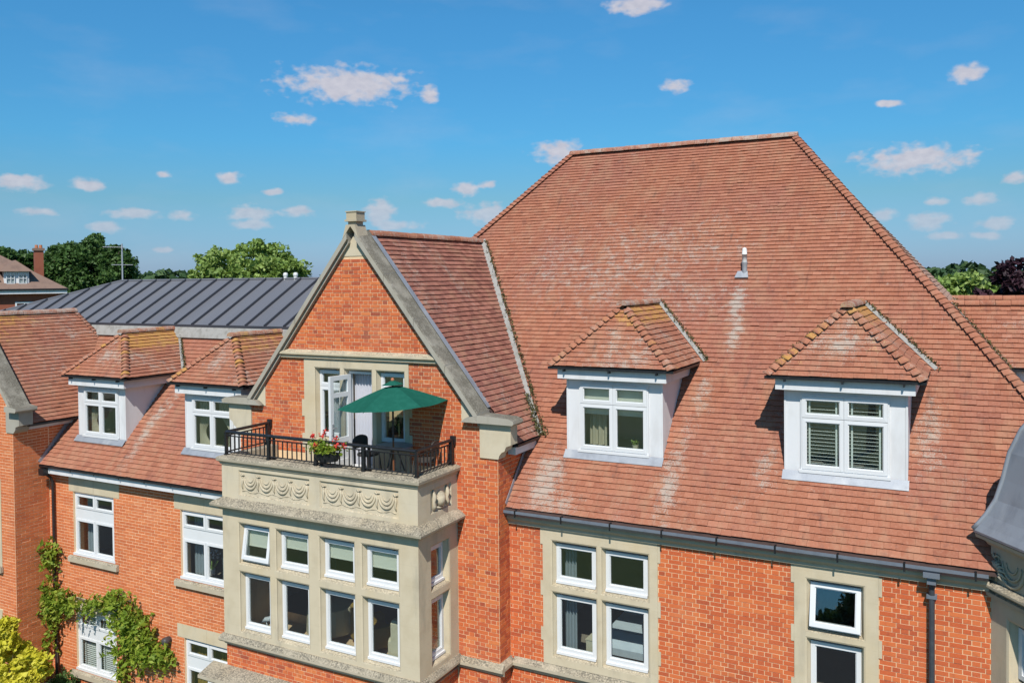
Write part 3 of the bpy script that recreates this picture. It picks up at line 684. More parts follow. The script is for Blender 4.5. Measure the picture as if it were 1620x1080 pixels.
bricks(bp, wall, (0, 0, 0), (1, 0, 0), (0, -1, 0), .005, 7.9, 4.2, 7.683, [HA, HB], 'E', tone=lambda u, z: .5*max(0, fbm(u*1.3, z*1.7, 21)-.5))
bp.finish(house, 'brick', 'bricks', *M_old)
# roof deck
dk = MB(); e = .04
d1x, d2x, DY, DZ = 1.815, 5.815, .746, 8.98
zz = [8.0, DZ+.05, DZ+1.36, GRZ, RZ]
xa = lambda z: xl(z) if z > GRZ+.01 else min(0.02, GAX+(GRZ-z)/GTAN)-.02 if z < GRZ-.01 else GAX-.15
yy = lambda z: GE+(z-GUT)/TM
for za, zb in zip(zz, zz[1:]):
    segs = [(None, d1x-.9), (d1x+.9, d2x-.9), (d2x+.9, None)] if za == zz[1] else [(None, None)]
    for a, b in segs:
        A = (a if a is not None else xa(za), a if a is not None else xa(zb)); Bq = (b if b is not None else xr(za), b if b is not None else xr(zb))
        dk.poly([(A[0], yy(za), za-e), (Bq[0], yy(za), za-e), (Bq[1], yy(zb), zb-e), (A[1], yy(zb), zb-e)])
yb = 2*RY-GE
dk.poly([(xr(8), GE, 8-e), (xr(8), yb, 8-e), (RR, RY, RZ-e)]); dk.poly([(xl(10.9), yy(10.9), 10.9), (xl(10.9), 2*RY-yy(10.9), 10.9), (RL, RY, RZ-e)])
dk.poly([(xl(8), yb, 8-e), (xr(8), yb, 8-e), (RR, RY, RZ-e), (RL, RY, RZ-e)])
roof = dk.build('roof', M_deck, house)
PATCH = [(.65, 8.45, .42, .6, 1.0), (.95, 8.15, .5, .25, .8), (2.98, 8.6, .24, .75, .9), (3.22, 10.0, .2, .5, .8), (3.05, 9.3, .2, .5, .6), (4.55, 8.95, .2, .5, .75), (4.75, 9.6, .15, .4, .5), (7.05, 9.6, .24, .65, .85), (3.50, 11.72, .14, .38, 1.5), (3.58, 11.15, .13, .45, 1.2), (2.0, 8.3, .3, .3, .35), (4.2, 8.5, .3, .3, .4), (1.1, 10.9, .5, .4, .3), (3.6, 9.2, .3, .3, .3)]
def lichM(o, u, s_):
    x, z = o[0], o[2]; g = 0
    for a, b, w, h, k in PATCH: g = max(g, k*math.exp(-((x-a)/w)**2-((z-b)/h)**2))
    up = math.exp(-((x-1.0)/3.2)**4-((z-12.5)/1.35)**4)*(.12+.62*fbm(x*1.6, z*2.2, 31))
    return (max(g*.95, up, .75*max(0, fbm(x*.9, z*1.1, 33)-.42)), max(0, fbm(x*3.1, z*4, 35)-.80)*2.2)
S_ = np.array((0, cM, sM)); N_ = np.array((0, -sM, cM)); LEN = (RZ-GUT)/sM
def ivM(s_):
    z = GUT+s_*sM; y = GE+s_*cM
    a = xl(z); b = min(xr(z), 11.2)
    if z < 9.22: a = .03
    elif z < GRZ: a = max(a, GAX+(GRZ-z)/GTAN+.02)
    iv = [(a, b)]
    if DZ+.02 < z < DZ+1.38: iv = cutintervals(iv, [(d1x-.94, d1x+.94, -1, 99), (d2x-.94, d2x+.94, -1, 99)], z)
    return iv
tiles(tp_, roof, (0, GE+.07*cM, GUT+.07*sM-.035), (1, 0, 0), S_, N_, ivM, LEN-.08, gauge=.121, g1=.102, lich=lichM)
# right hip slope
SR = np.array((-1/math.hypot(1, KR), 0, KR/math.hypot(1, KR))); NR = np.array((KR/math.hypot(1, KR), 0, 1/math.hypot(1, KR))); LR = (RZ-GUT)*math.hypot(1, KR)/KR
gR = .11*LR/LEN
def ivR(s_):
    z = GUT+s_*KR/math.hypot(1, KR)
    return [(GE+(z-GUT)/TM, 2*RY-GE-(z-GUT)/TM)]
tiles(tp_, roof, (xr(8.0), 0, GUT-.03), (0, 1, 0), SR, NR, ivR, LR-.06, gauge=gR, lich=lambda o, u, s_: (.55+.3*fbm(o[1], o[2], 4), 0), s0=LR*.15)
hl = math.sqrt((xr(8)-RR)**2+(RY-GE)**2+(RZ-8)**2)
hip_line(roof, (xr(8), GE, 8), (RR, RY, RZ), N_, NR, .11*hl/LEN, ME_bon, lambda p: (.22*random.random(), .08*random.random()), t0=.2)
NLh = np.array((-KL, 0, 1))/math.hypot(1, KL)
hip_line(roof, (xl(8), GE, 8), (RL, RY, RZ), N_, NLh, .11*math.sqrt((xl(8)-RL)**2+(RY-GE)**2+(RZ-8)**2)/LEN, ME_bon, lambda p: (.2*random.random(), 0), t0=.6)
ridge_line(roof, (RL-.05, RY, RZ-.02), (RR+.08, RY, RZ-.02), ME_rid, .31, lambda p: (.5+.4*random.random()*(p[0] > 2.2)+.15*random.random(), .2*random.random()))
# soil vent through the tiles
vp = node('vent_pipe', roof, (3.50, 3.74, 12.24))
m = MB(); m.lathe([(.045, -.25), (.048, .0), (.052, .08), (.056, .20), (.066, .23), (.066, .25)], (3.54, 3.78, 12.3), 14); m.build('lead_sleeve', M_lead, vp, smooth=True)
m = MB(); m.lathe([(.052, .24), (.052, .40), (.056, .40), (.056, .42), (.05, .42), (.049, .50), (.036, .54), (.001, .55)], (3.54, 3.78, 12.3), 14); m.build('cowl', M_pvc, vp, smooth=True)
m = MB(); m.prism([(3.36, 3.66, 12.225), (3.64, 3.66, 12.225), (3.60, 3.78, 12.355), (3.40, 3.78, 12.355)], (0, -.006, .012)); m.build('lead_slate', M_lead, vp)
# dormers on the front slope and on the right-hand slope
for k, xc in enumerate((d1x, d2x)):
    dormer(house, lambda p, xc=xc: (xc+p[0], DY+p[1], DZ+p[2]), 1.63, 1.39, 1.57, 1.40, 2.75, .58-.08*k, TM, tp_, seed=k*7.3, orange=.85)
for k, yc in enumerate((5.05, 9.0)):
    dormer(house, lambda p, yc=yc: (9.52-p[1], yc+p[0], 9.04+p[2]), 1.5, 1.26, 1.44, 1.27, 2.62, .55, KR, tp_, seed=20+k, orange=.5, rl_=.05)
tp_.finish(house, 'tile', 'tiles', *M_tile)
# cornice, gutter, downpipe, string course
MB().prism([(0.003, 0, 7.684), (.003, -.06, 7.69), (.003, -.06, 7.735), (.003, -.12, 7.80), (.003, -.12, 7.858), (.003, 0, 7.858)], (7.86, 0, 0)).build('cornice', M_stonew, house)
G_ = [(-.25, 7.985), (-.252, 7.935), (-.19, 7.875), (-.05, 7.866), (-.05, 7.97), (-.07, 7.97), (-.075, 7.89), (-.185, 7.895), (-.235, 7.945), (-.238, 7.985)]
gt = MB().prism([(.01, y, z) for y, z in G_], (7.84, 0, 0)).build('gutter', M_dgrey, house)
for i in range(9):
    x = .25+i*.93; MB().box(x-.014, x+.014, -.262, -.253, 7.87, 7.99).box(x-.014, x+.014, -.262, -.12, 7.99, 7.997).build('bracket', M_black, gt)
dp = MB(); dp.tube([(7.12, -.16, 7.88), (7.12, -.15, 7.80), (7.12, -.10, 7.66), (7.12, -.09, 7.5), (7.12, -.09, GZ)], .042, 10)
dpo = dp.build('downpipe', M_pipeg, house)
MB().box(7.01, 7.23, -.27, -.1, 7.83, 7.90).box(7.06, 7.18, -.22, -.1, 7.72, 7.83).build('outlet', M_dgrey, dpo)
for z in (7.48, 5.9, 4.3): MB().box(7.05, 7.19, -.135, -.002, z, z+.05).build('pipe_clip', M_dgrey, dpo)
MB().prism([(.09, .0, 5.19), (.09, -.10, 5.105), (.09, -.10, 5.05), (.09, -.05, 5.03), (.09, -.03, 4.97), (.09, 0, 4.96)], (7.75, 0, 0)).build('string_course', M_stonew, house)
# stone mullioned windows
def stone_window(parent, outer, lights, yF=-.02, yB=.10, T=None, tilt={}, mat=None, teeth=True, stools=True):
    t = T or (lambda p: p); w = node('window', parent, t(((outer[0]+outer[1])/2, yF, outer[2])))
    m = MB(T); splay(m, outer, lights, yF, yB)
    if teeth:
        for z0, z1 in ((outer[3]-.30, outer[3]), (outer[2]+1.25, outer[2]+1.52), (outer[2]+.42, outer[2]+.66)):
            m.box(outer[0]-.05, outer[0]-.001, yF+.003, .02, z0, z1); m.box(outer[1]+.001, outer[1]+.05, yF+.003, .02, z0-.03, z1-.03)
    m.build('stone_surround', mat or M_stone, w)
    for i, (a, b, c, d) in enumerate(lights): light(w, a, b, c+.045, d-.02, yB-.015, T, .07, tilt.get(i, 0)); B(a, b, yB-.05, yB+.03, c, c+.043, T=T).build('sill', M_white, w)
    return w
LZ = [(6.68, 7.42), (5.37, 6.48)]
stone_window(house, HA, [(a, b, c, d) for c, d in LZ for a, b in ((.93, 1.71), (1.90, 2.68))])
stone_window(house, HB, [(5.385, 6.135, c, d) for c, d in LZ], tilt={0: .23})
room(house, .05, 7.8, .29, 4.5, 4.95, 7.85, (3.6,))
# lead flashing up the gable return
strip('step_flashing', M_lead, house, [(.02, GE+.05, GUT+.06), (.02, .98, GUT+TM*(.98-GE)+.02)], .13, (1, 0, 0), .004, .008)
# ------------------------------------------------------------------ gabled bay block
GY = -.42; GX0, GX1 = -6.42, 0.0
gab = thing('gabled_house', 'brick gable with stone coping and finial above a carved stone bay window and balcony', 'house', (-3.2, .8, GZ))
DH = (-4.57, -1.945, 8.45, 10.64); BH = (-5.3, -1.2, 5.25, 7.75)
CT = 13.36; CK = 1.25                                        # top line of the coping
gtop = lambda x: CT-.20-CK*abs(x-GAX)
m = MB(); m.grid(GX0, GX1, GZ, 9.55, [DH, BH], GY)
xa_, xb_ = -.02, 2.93
hwz = lambda z: (CT-.20-z)/CK
m.poly([(GAX-min(3.21, hwz(9.55)), GY, 9.55), (DH[0], GY, 9.55), (DH[0], GY, 10.64), (GAX-hwz(10.64), GY, 10.64)])
m.poly([(DH[1], GY, 9.55), (GAX+min(3.21, hwz(9.55)), GY, 9.55), (GAX+hwz(10.64), GY, 10.64), (DH[1], GY, 10.64)])
m.poly([(GAX-hwz(10.64), GY, 10.64), (GAX+hwz(10.64), GY, 10.64), (GAX, GY, CT-.2)])
m.poly([(GAX-hwz(9.4), -.06, 9.4), (GAX+hwz(9.4), -.06, 9.4), (GAX, -.06, CT-.2)])
for x in (GX0, GX1): m.poly([(x, GY, GZ), (x, 2.5, GZ), (x, 2.5, 9.28), (x, GY, 9.28)])
gw = m.build('wall', M_mortar, gab)
gp = Pool(*BRICK)
gtone = lambda u, z: .9*max(0, fbm(u*1.6, z*2.1, 51)-.52) if z > 8.7 else .4*max(0, fbm(u*1.3, z*1.7, 52)-.5)
stq = [(-5.73-.4, -5.73, 9.6, 10.14), (-.76, -.36, 9.59, 10.02), (-6.42, -6.06, 8.96, 9.6), (-.36, 0, 8.96, 9.62)]
bayx0, bayx1 = -5.60, -.88
bricks(gp, gw, (0, GY, 0), (1, 0, 0), (0, -1, 0), GX0+.004, GX1+.012, 4.0, 12.74, [DH, (bayx0, bayx1, 1, 8.7)]+stq, 'E', clip=lambda z: (GX0, GX1) if z < 9.5 else (GAX-hwz(z)-.04, GAX+hwz(z)+.04), tone=gtone)
bricks(gp, gw, (GX1, 0, 0), (0, 1, 0), (1, 0, 0), GY-.003, 1.25, 4.0, 9.27, [], 'E', tone=gtone, off=.06)
# bay brick apron below the stone
by0 = MB(); by0.box(bayx0+.03, bayx1-.03, -1.70, GY-.002, GZ, 5.05); bw = by0.build('bay_wall', M_mortar, gab)
bricks(gp, bw, (0, -1.70, 0), (1, 0, 0), (0, -1, 0), bayx0+.03, bayx1-.03, 3.4, 5.06, [], 'E')
bricks(gp, bw, (bayx1-.03, 0, 0), (0, 1, 0), (1, 0, 0), -1.70, GY, 3.4, 5.06, [], 'E')
gp.finish(gab, 'brick', 'bricks', *M_gab)
# roof slopes behind the gable
gtp = Pool(*TILE); gp2 = GRZ-GTAN*3.40
ymr = lambda z: GE+(z-GUT)/TM
dk = MB()
for sg in (1, -1):
    dk.poly([(GAX, -.1, GRZ-.035), (GAX, ymr(GRZ)+.1, GRZ-.035), (GAX+sg*3.4, ymr(gp2)+.1, gp2-.035), (GAX+sg*3.4, -.1, gp2-.035)])
grf = dk.build('roof', M_deck, gab)
Lg = 3.4*math.hypot(1, GTAN); Sg = np.array((-1, 0, GTAN))/math.hypot(1, GTAN); Ng = np.cross((0, 1, 0), Sg)
def lichG(o, u, s_):
    g = fbm(o[1]*1.6+3, s_*.5, 61); return (max(0, (g-.45)*1.7)*1.0, max(0, fbm(o[1]*3, s_*2, 63)-.8)*2)
tiles(gtp, grf, (GAX+3.4, 0, gp2), (0, 1, 0), Sg, Ng, lambda s_: [(-.05, ymr(gp2+s_*Sg[2])+.02)], Lg-.05, gauge=.12, lich=lichG)
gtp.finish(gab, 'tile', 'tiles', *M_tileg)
ridge_line(grf, (GAX, .0, GRZ-.03), (GAX, ymr(GRZ)+.12, GRZ-.03), ME_rid, .31, lambda p: (.25+.35*random.random(), .05))
va, vb = (GAX+3.36, ymr(gp2), gp2), (GAX, ymr(GRZ), GRZ)
strip('valley_lead', M_leadp, grf, [Vector(va)+Vector((.07, 0, .0)), Vector(va).lerp(Vector(vb), .12)+Vector((.05, .0, .0)), Vector(vb)+Vector((.06, 0, 0))], .15, (0, -sM, cM), .04, .015)
mossline(grf, np.array(va)+np.array((.20, 0, .0)), np.array(vb)+np.array((.16, 0, 0)), 900, .028, N_, .032)
mossline(grf, np.array(va)+np.array((.10, 0, .02)), np.array(va)+(np.array(vb)-np.array(va))*.16, 700, .05, N_, .035)
MB().box(.03, .19, -.08, 1.0, gp2-.20, gp2-.06).build('fascia', M_paint, gab)
m = MB(); m.box(.10, .24, -.06, ymr(gp2)-.02, gp2-.055, gp2-.01); m.build('gutter', M_black, gab)
# coping stones up both rakes, kneelers, apex, finial
cope = node('coping', gab, (GAX, -.5, 9.6))
for sg in (-1, 1):
    L = 2.86; n = 4; dx = 1/math.hypot(1, CK); dz = CK*dx
    for i in range(n):
        a = .10+(L-.10)*i/n+(.004 if i else 0); b = .10+(L-.10)*(i+1)/n-.004
        sec = [(-.56, -.13), (-.56, -.02), (-.52, 0), (-.10, .02), (-.05, .0), (-.05, -.13)]
        sec2 = [(-.50, -.19), (-.50, -.131), (-.40, -.131), (-.40, -.19)]
        m = MB()
        for q in (sec, sec2):
            P = [(GAX+sg*(a-n_*CK*dx*0), y, CT-CK*a+n_*1.25) for y, n_ in q]; m.prism(P, (sg*(b-a), 0, -CK*(b-a)))
        m.build('coping_stone', M_cope, cope)
    ca = .04+.03
    strip('lead_cover', M_lead, cope, [(GAX+sg*.2, -.09, CT-CK*.2+.02), (GAX+sg*2.84, -.09, CT-CK*2.84+.02)], .13, (sg*CK, 0, 1), .02, .01)
    x0, x1 = GAX+sg*2.86, GAX+sg*3.62
    kn = node('kneeler', gab, (GAX+sg*3.1, -.3, 8.96))
    m = MB(); P = [(GAX+sg*2.50, 9.615), (GAX+sg*3.58, 9.615), (GAX+sg*3.61, 9.64), (GAX+sg*3.61, 9.69), (GAX+sg*3.50, 9.735), (GAX+sg*2.90, 9.76), (GAX+sg*2.62, 9.70)]
    m.prism([(x, -.56, z) for x, z in P], (0, .38, 0)); m.build('cap', M_cope, kn)
    m = MB(); P = [(GAX+sg*2.85, 8.96), (GAX+sg*3.24, 8.96), (GAX+sg*3.26, 9.03), (GAX+sg*3.31, 9.09), (GAX+sg*3.37, 9.12), (GAX+sg*3.40, 9.20), (GAX+sg*3.50, 9.24), (GAX+sg*3.50, 9.613), (GAX+sg*2.85, 9.613)]
    m.prism([(x, GY-.035, z) for x, z in P], (0, .26, 0)); m.build('corbel', M_stonep, kn)
    m = MB(); m.prism([(GAX+sg*2.45, GY-.012, 9.595), (GAX+sg*2.84, GY-.012, 9.595), (GAX+sg*2.84, GY-.012, 9.70), (GAX+sg*2.60, GY-.012, 9.93), (GAX+sg*2.45, GY-.012, 10.06)], (0, .05, 0)); m.build('springer_stone', M_stonep, kn)
m = MB(); m.prism([(GAX-.34, GY-.012, 12.74), (GAX+.34, GY-.012, 12.74), (GAX, GY-.012, 13.17)], (0, .06, 0)); m.build('apex_stone', M_stonep, gab)
fn = node('finial', gab, (GAX, -.3, 13.1))
m = MB(); m.prism([(GAX-.20, -.565, 13.08), (GAX, -.565, 13.33), (GAX+.20, -.565, 13.08), (GAX+.11, -.565, 13.36), (GAX-.11, -.565, 13.36)], (0, .34, 0)); m.build('saddle', M_stonew, fn)
m = MB(); m.box(GAX-.10, GAX+.10, -.50, -.28, 13.3, 13.425); m.box(GAX-.15, GAX+.15, -.55, -.23, 13.425, 13.465); m.box(GAX-.125, GAX+.125, -.525, -.255, 13.467, 13.61)
m.prism([(GAX-.14, -.54, 13.612), (GAX+.14, -.54, 13.612), (GAX+.14, -.24, 13.612), (GAX-.14, -.24, 13.612)], (0, 0, .02)); m.build('block', M_stonew, fn)
m = MB(); P = [(0, 10.655), (-.06, 10.665), (-.06, 10.70), (-.11, 10.74), (-.11, 10.78), (0, 10.84)]
m.prism([(GAX-2.02, GY+y, z) for y, z in P], (4.02, 0, 0)); m.build('string_course', M_stone, gab)
m = MB(); P = [(0.0, 5.19), (-.10, 5.105), (-.10, 5.05), (-.05, 5.03), (-.03, 4.97), (0, 4.96)]
m.prism([(bayx1-.02, GY+y, z) for y, z in P], (-bayx1+.12, 0, 0)); m.prism([(GX1-y, GY-.0, z) for y, z in P], (0, .42-.001, 0)); m.build('string_course', M_stonew, gab)
# balcony door in its stone surround
dw = node('balcony_door', gab, (-3.26, GY, 8.45))
DL = [(-4.25, -3.67, 9.03, 10.43), (-3.49, -2.87, 8.47, 10.43), (-2.69, -2.085, 9.03, 10.43)]
m = MB(); splay(m, DH, DL, GY-.02, GY+.12, .055, .05)
for z0, z1, w in ((10.30, 10.64, .0), (9.45, 9.80, .07), (8.8, 9.1, .07)): 
    if w: m.box(DH[0]-w, DH[0]-.001, GY-.017, GY+.02, z0, z1); m.box(DH[1]+.001, DH[1]+w, GY-.017, GY+.02, z0+.15, z1+.15)
m.build('stone_surround', M_stone, dw)
for a, b, c, d in (DL[0], DL[2]):
    light(dw, a, b, c+.02, 10.08, GY+.10, None, .07, vent=False); light(dw, a, b, 10.085, d-.015, GY+.10, None, .06)
MB().ring((-3.49, -2.87, 8.47, 10.42), (-3.44, -2.92, 8.52, 10.37), GY+.10, GY+.17).build('door_frame', M_white, dw)
hx, hy = -3.45, GY+.08; ang = math.radians(-97)
def TD(p): c, s_ = math.cos(ang), math.sin(ang); return (hx+p[0]*c-p[1]*s_, hy+p[0]*s_+p[1]*c, p[2])
leaf = node('door_leaf', dw, (hx, hy, 8.5))
mm = MB(TD).ring((.0, .56, 8.52, 10.36), (.09, .47, 9.98, 10.27), -.03, .03); mm = MB(TD)
mm.box(0, .085, -.03, .03, 8.52, 10.36).box(.475, .56, -.03, .03, 8.52, 10.36)
for z0, z1 in ((8.52, 8.68), (9.02, 9.12), (9.93, 10.02), (10.27, 10.36)): mm.box(.086, .474, -.03, .03, z0, z1)
mm.box(.086, .474, -.015, .015, 8.68, 9.02)
lf = mm.build('leaf_frame', M_white, dw)
MB(TD).box(.086, .474, -.004, .004, 9.12, 9.93).box(.086, .474, -.004, .004, 10.02, 10.27).build('pane', M_glass, dw)
MB(TD).box(.50, .535, -.05, -.031, 9.2, 9.42).box(.43, .53, -.075, -.051, 9.32, 9.345).box(.50, .535, .031, .05, 9.2, 9.42).box(.43, .53, .051, .075, 9.32, 9.345).build('handle', M_ali, dw)
COL.objects.unlink(leaf); bpy.data.objects.remove(leaf)
room(gab, -5.2, -1.3, GY+.25, 2.6, 8.45, 10.8)
# ------------------------------------------------------------------ stone bay
bay = node('bay_window', gab, (-3.24, -1.73, 5.0)); BY = -1.73
BX = [(-5.12, -4.41), (-4.15, -3.43), (-3.07, -2.34), (-2.08, -1.355)]; BZ = [(6.71, 7.43), (5.35, 6.465)]
FL_ = [(a, b, c, d) for c, d in BZ for a, b in BX]
m = MB(); splay(m, (bayx0, bayx1, 5.0, 7.86), FL_, BY, BY+.13, .07, .06, side=0)
TS_ = lambda p: (bayx1-p[1], p[0], p[2])                   # local x runs along +y, local y runs into the wall
SL = [(-1.27, -.77, c, d) for c, d in BZ]
m2 = MB(TS_); splay(m2, (BY, GY, 5.0, 7.86), SL, 0, .13, .07, .06, side=0)
m.v += m2.v; nv0 = len(m.v)-len(m2.v); m.f += [tuple(i+nv0 for i in f) for f in m2.f]; m.c += m2.c
m.poly([(bayx0, BY, 5), (bayx0, GY, 5), (bayx0, GY, 7.86), (bayx0, BY, 7.86)])
m.build('stone_frame', M_stone, bay)
for i, (a, b, c, d) in enumerate(FL_):
    light(bay, a, b, c+.045, d-.02, BY+.115, None, .065, .16 if i == 0 else 0); B(a, b, BY+.08, BY+.16, c, c+.043).build('sill', M_white, bay)
for a, b, c, d in SL:
    light(bay, a, b, c+.045, d-.02, .115, TS_, .065); B(a, b, .08, .16, c, c+.043, T=TS_).build('sill', M_white, bay)
def wrap(prof, name, mat, zoff=0):                         # moulding that runs round the front and the right side
    m = MB(); L = []
    for o, z in prof: L.append([(bayx0-o, GY, z), (bayx0-o, BY-o, z), (bayx1+o, BY-o, z), (bayx1+o, GY-.001, z)])
    for A, Bq in zip(L, L[1:]+L[:1]):
        for i in range(3): m.add([A[i], A[i+1], Bq[i+1], Bq[i]], [(0, 1, 2, 3)])
    return m.build(name, mat, bay)
wrap([(.001, 5.05), (.07, 5.06), (.09, 5.09), (.09, 5.13), (.03, 5.21), (.001, 5.21)], 'sill_course', M_stonew)
wrap([(-.02, 7.70), (.04, 7.71), (.06, 7.75), (.12, 7.78), (.17, 7.80), (.18, 7.84), (.15, 7.875), (-.02, 7.97)], 'cornice', M_stonew)
# parapet with sunk panels
PP = [(-5.15, -3.33, 8.03, 8.53), (-3.09, -1.29, 8.03, 8.53)]
def sunk(mb, outer, rects, yF, dep=.035):
    mb.grid(*outer, rects, yF)
    for a, b, c, d in rects:
        F = [(a, yF, c), (b, yF, c), (b, yF, d), (a, yF, d)]; K = [(a+.02, yF+dep, c+.02), (b-.02, yF+dep, c+.02), (b-.02, yF+dep, d-.03), (a+.02, yF+dep, d-.03)]
        for i in range(4): j = (i+1) % 4; mb.add([F[i], F[j], K[j], K[i]], [(0, 1, 2, 3)])
        mb.poly(K)
m = MB(); sunk(m, (bayx0, bayx1, 7.86, 8.62), PP, BY); m3 = MB(TS_); sunk(m3, (BY, GY, 7.86, 8.62), [(-1.33, -.63, 8.06, 8.50)], 0)
n0 = len(m.v); m.v += m3.v; m.f += [tuple(i+n0 for i in f) for f in m3.f]; m.c += m3.c
m.poly([(bayx0, BY, 7.86), (bayx0, GY, 7.86), (bayx0, GY, 8.62), (bayx0, BY, 8.62)])
m.build('parapet', M_stonep, bay)
wrap([(-.02, 8.60), (.02, 8.615), (.035, 8.66), (.075, 8.69), (.085, 8.74), (.06, 8.77), (-.05, 8.79), (-.28, 8.79), (-.28, 8.47), (-.26, 8.46)], 'parapet_coping', M_stonew)
MB().box(bayx0+.2, bayx1-.2, BY+.2, GY+.1, 8.38, 8.46).build('balcony_floor', M_stonew, bay)
# carved swags
def arcpts(cx, cz, rx, rz, y, a0, a1, n=12): return [(cx+rx*math.cos(a0+(a1-a0)*i/n), y, cz+rz*math.sin(a0+(a1-a0)*i/n)) for i in range(n+1)]
def swag(mb, cx, cz, w, y):
    for k, (rx, rz, r_) in enumerate(((.94, .84, .026), (.70, .58, .019), (.42, .33, .013))):
        pts = arcpts(cx, cz, w*rx, w*rz*1.45, y-.004, math.pi, 2*math.pi, 12)
        rs = [r_*(.45+.75*math.sin(math.pi*i/12)) for i in range(13)]; mb.tube(pts, rs, 6)
def knot(mb, x, z, y, s_=1.):
    mb.tube([(x-.055*s_, y, z+.012), (x-.02*s_, y-.02, z+.03*s_), (x, y-.022, z), (x+.03*s_, y-.02, z+.028*s_), (x+.06*s_, y, z+.005)], [.008, .02, .016, .02, .008], 6)
    mb.tube([(x, y-.01, z), (x+.012, y-.018, z-.09*s_), (x-.008, y-.012, z-.20*s_), (x+.01, y-.004, z-.27*s_)], [.016, .024, .02, .008], 6)
for a, b, c, d in PP:
    y = BY+.033; m = MB(); w4 = (b-a-.16)/4; yk = BY+.036
    for i in range(4): swag(m, a+.08+w4*(i+.5), d-.13, w4*.44, yk)
    for i in range(5): knot(m, a+.08+w4*i, d-.11, yk)
    pts = [(a+.07+(b-a-.14)*t, yk-.004, c+.085+.018*math.sin(t*29)) for t in np.linspace(0, 1, 40)]; m.tube(pts, [.010+.006*math.sin(i*1.7) for i in range(40)], 5)
    m.build('swag_carving', M_stonep, bay, smooth=True)
m = MB(TS_); yk = .028
for x in (-1.2, -.76): m.tube([(x, yk, 8.10), (x+.02, yk-.02, 8.18), (x-.02, yk-.025, 8.26), (x+.02, yk-.02, 8.34), (x-.01, yk-.02, 8.42), (x, yk, 8.47)], [.02, .045, .03, .05, .03, .015], 7)
m.lathe([(.001, -.02), (.07, 0), (.11, .08), (.11, .17), (.07, .24), (.001, .27)], (-.98, yk, 8.15), 14); m.tube([(-1.1, yk, 8.14), (-1.02, yk-.02, 8.11), (-.94, yk-.02, 8.11), (-.86, yk, 8.14)], .02, 6)
m.T = TS_; m.build('shield_carving', M_stonep, bay, smooth=True)
room(gab, -6.3, -.1, GY+.005, 3.2, 4.95, 7.7)
m = MB(); m.box(bayx0+.01, bayx1-.01, BY+.14, GY, 4.94, 4.96); m.box(bayx0+.16, bayx1-.16, BY+.16, GY, 7.68, 7.69); m.build('room_floor', M_floor, gab)
# lower stone ledge of the ground-floor bay
MB().prism([(-5.95, -1.705, 4.32), (-5.95, -2.05, 4.32), (-5.95, -2.12, 4.38), (-5.95, -2.12, 4.44), (-5.95, -1.705, 4.56)], (3.2, 0, 0)).build('lower_ledge', M_stonew, gab)

# ------------------------------------------------------------------ balcony railing
RL_ = thing('balcony_railing', 'low black iron balcony railing standing on the stone parapet', 'railing', (-3.24, -1.66, 8.79))
RYf, rx0, rx1, rb, rt = -1.665, -5.53, -.94, 8.79, 9.25
corner = [(rx0, RYf), (rx1, RYf)]
MB().tube([(rx0, GY-.02, rt), (rx0, RYf, rt), (rx0+.001, RYf, rt)], .032, 8).build('top_rail', M_black, RL_)
MB().tube([(rx0, RYf, rt), (rx1, RYf, rt)], .032, 8).build('top_rail', M_black, RL_)
MB().tube([(rx1, RYf, rt), (rx1, GY-.02, rt)], .032, 8).build('top_rail', M_black, RL_)
def post(x, y, w=.026): MB().box(x-w, x+w, y-w, y+w, rb-.02, rt-.005).box(x-w-.012, x+w+.012, y-w-.012, y+w+.012, rb+.0, rb+.018).build('post', M_black, RL_)
px_ = [rx0, rx0+1.135, rx0+2.32, rx0+3.44, rx1]
for x in px_: post(x, RYf)
for x in (rx0, rx1):
    post(x, GY-.10, .034)
    MB().box(x-.05, x+.05, GY-.06, GY+.004, rt-.09, rt+.07).build('wall_bracket', M_black, RL_)
for x in px_[1:4]: post(x+.075, RYf+.06, .02); post(x-.075, RYf+.06, .02)
def bay_rail(p, q, n):
    p, q = Vector(p), Vector(q)
    for z in (rt-.075, rb+.06): MB().tube([(p.x, p.y, z), (q.x, q.y, z)], .0145, 6).build('rail', M_black, RL_)
    for i in range(1, n): c = p.lerp(q, i/n); MB().tube([(c.x, c.y, rb+.06), (c.x, c.y, rt-.075)], .0125, 6).build('baluster', M_black, RL_)
for a, b in zip(px_, px_[1:]): bay_rail((a, RYf, 0), (b, RYf, 0), 10)
for x in (rx0, rx1): bay_rail((x, RYf, 0), (x, GY-.1, 0), 10)

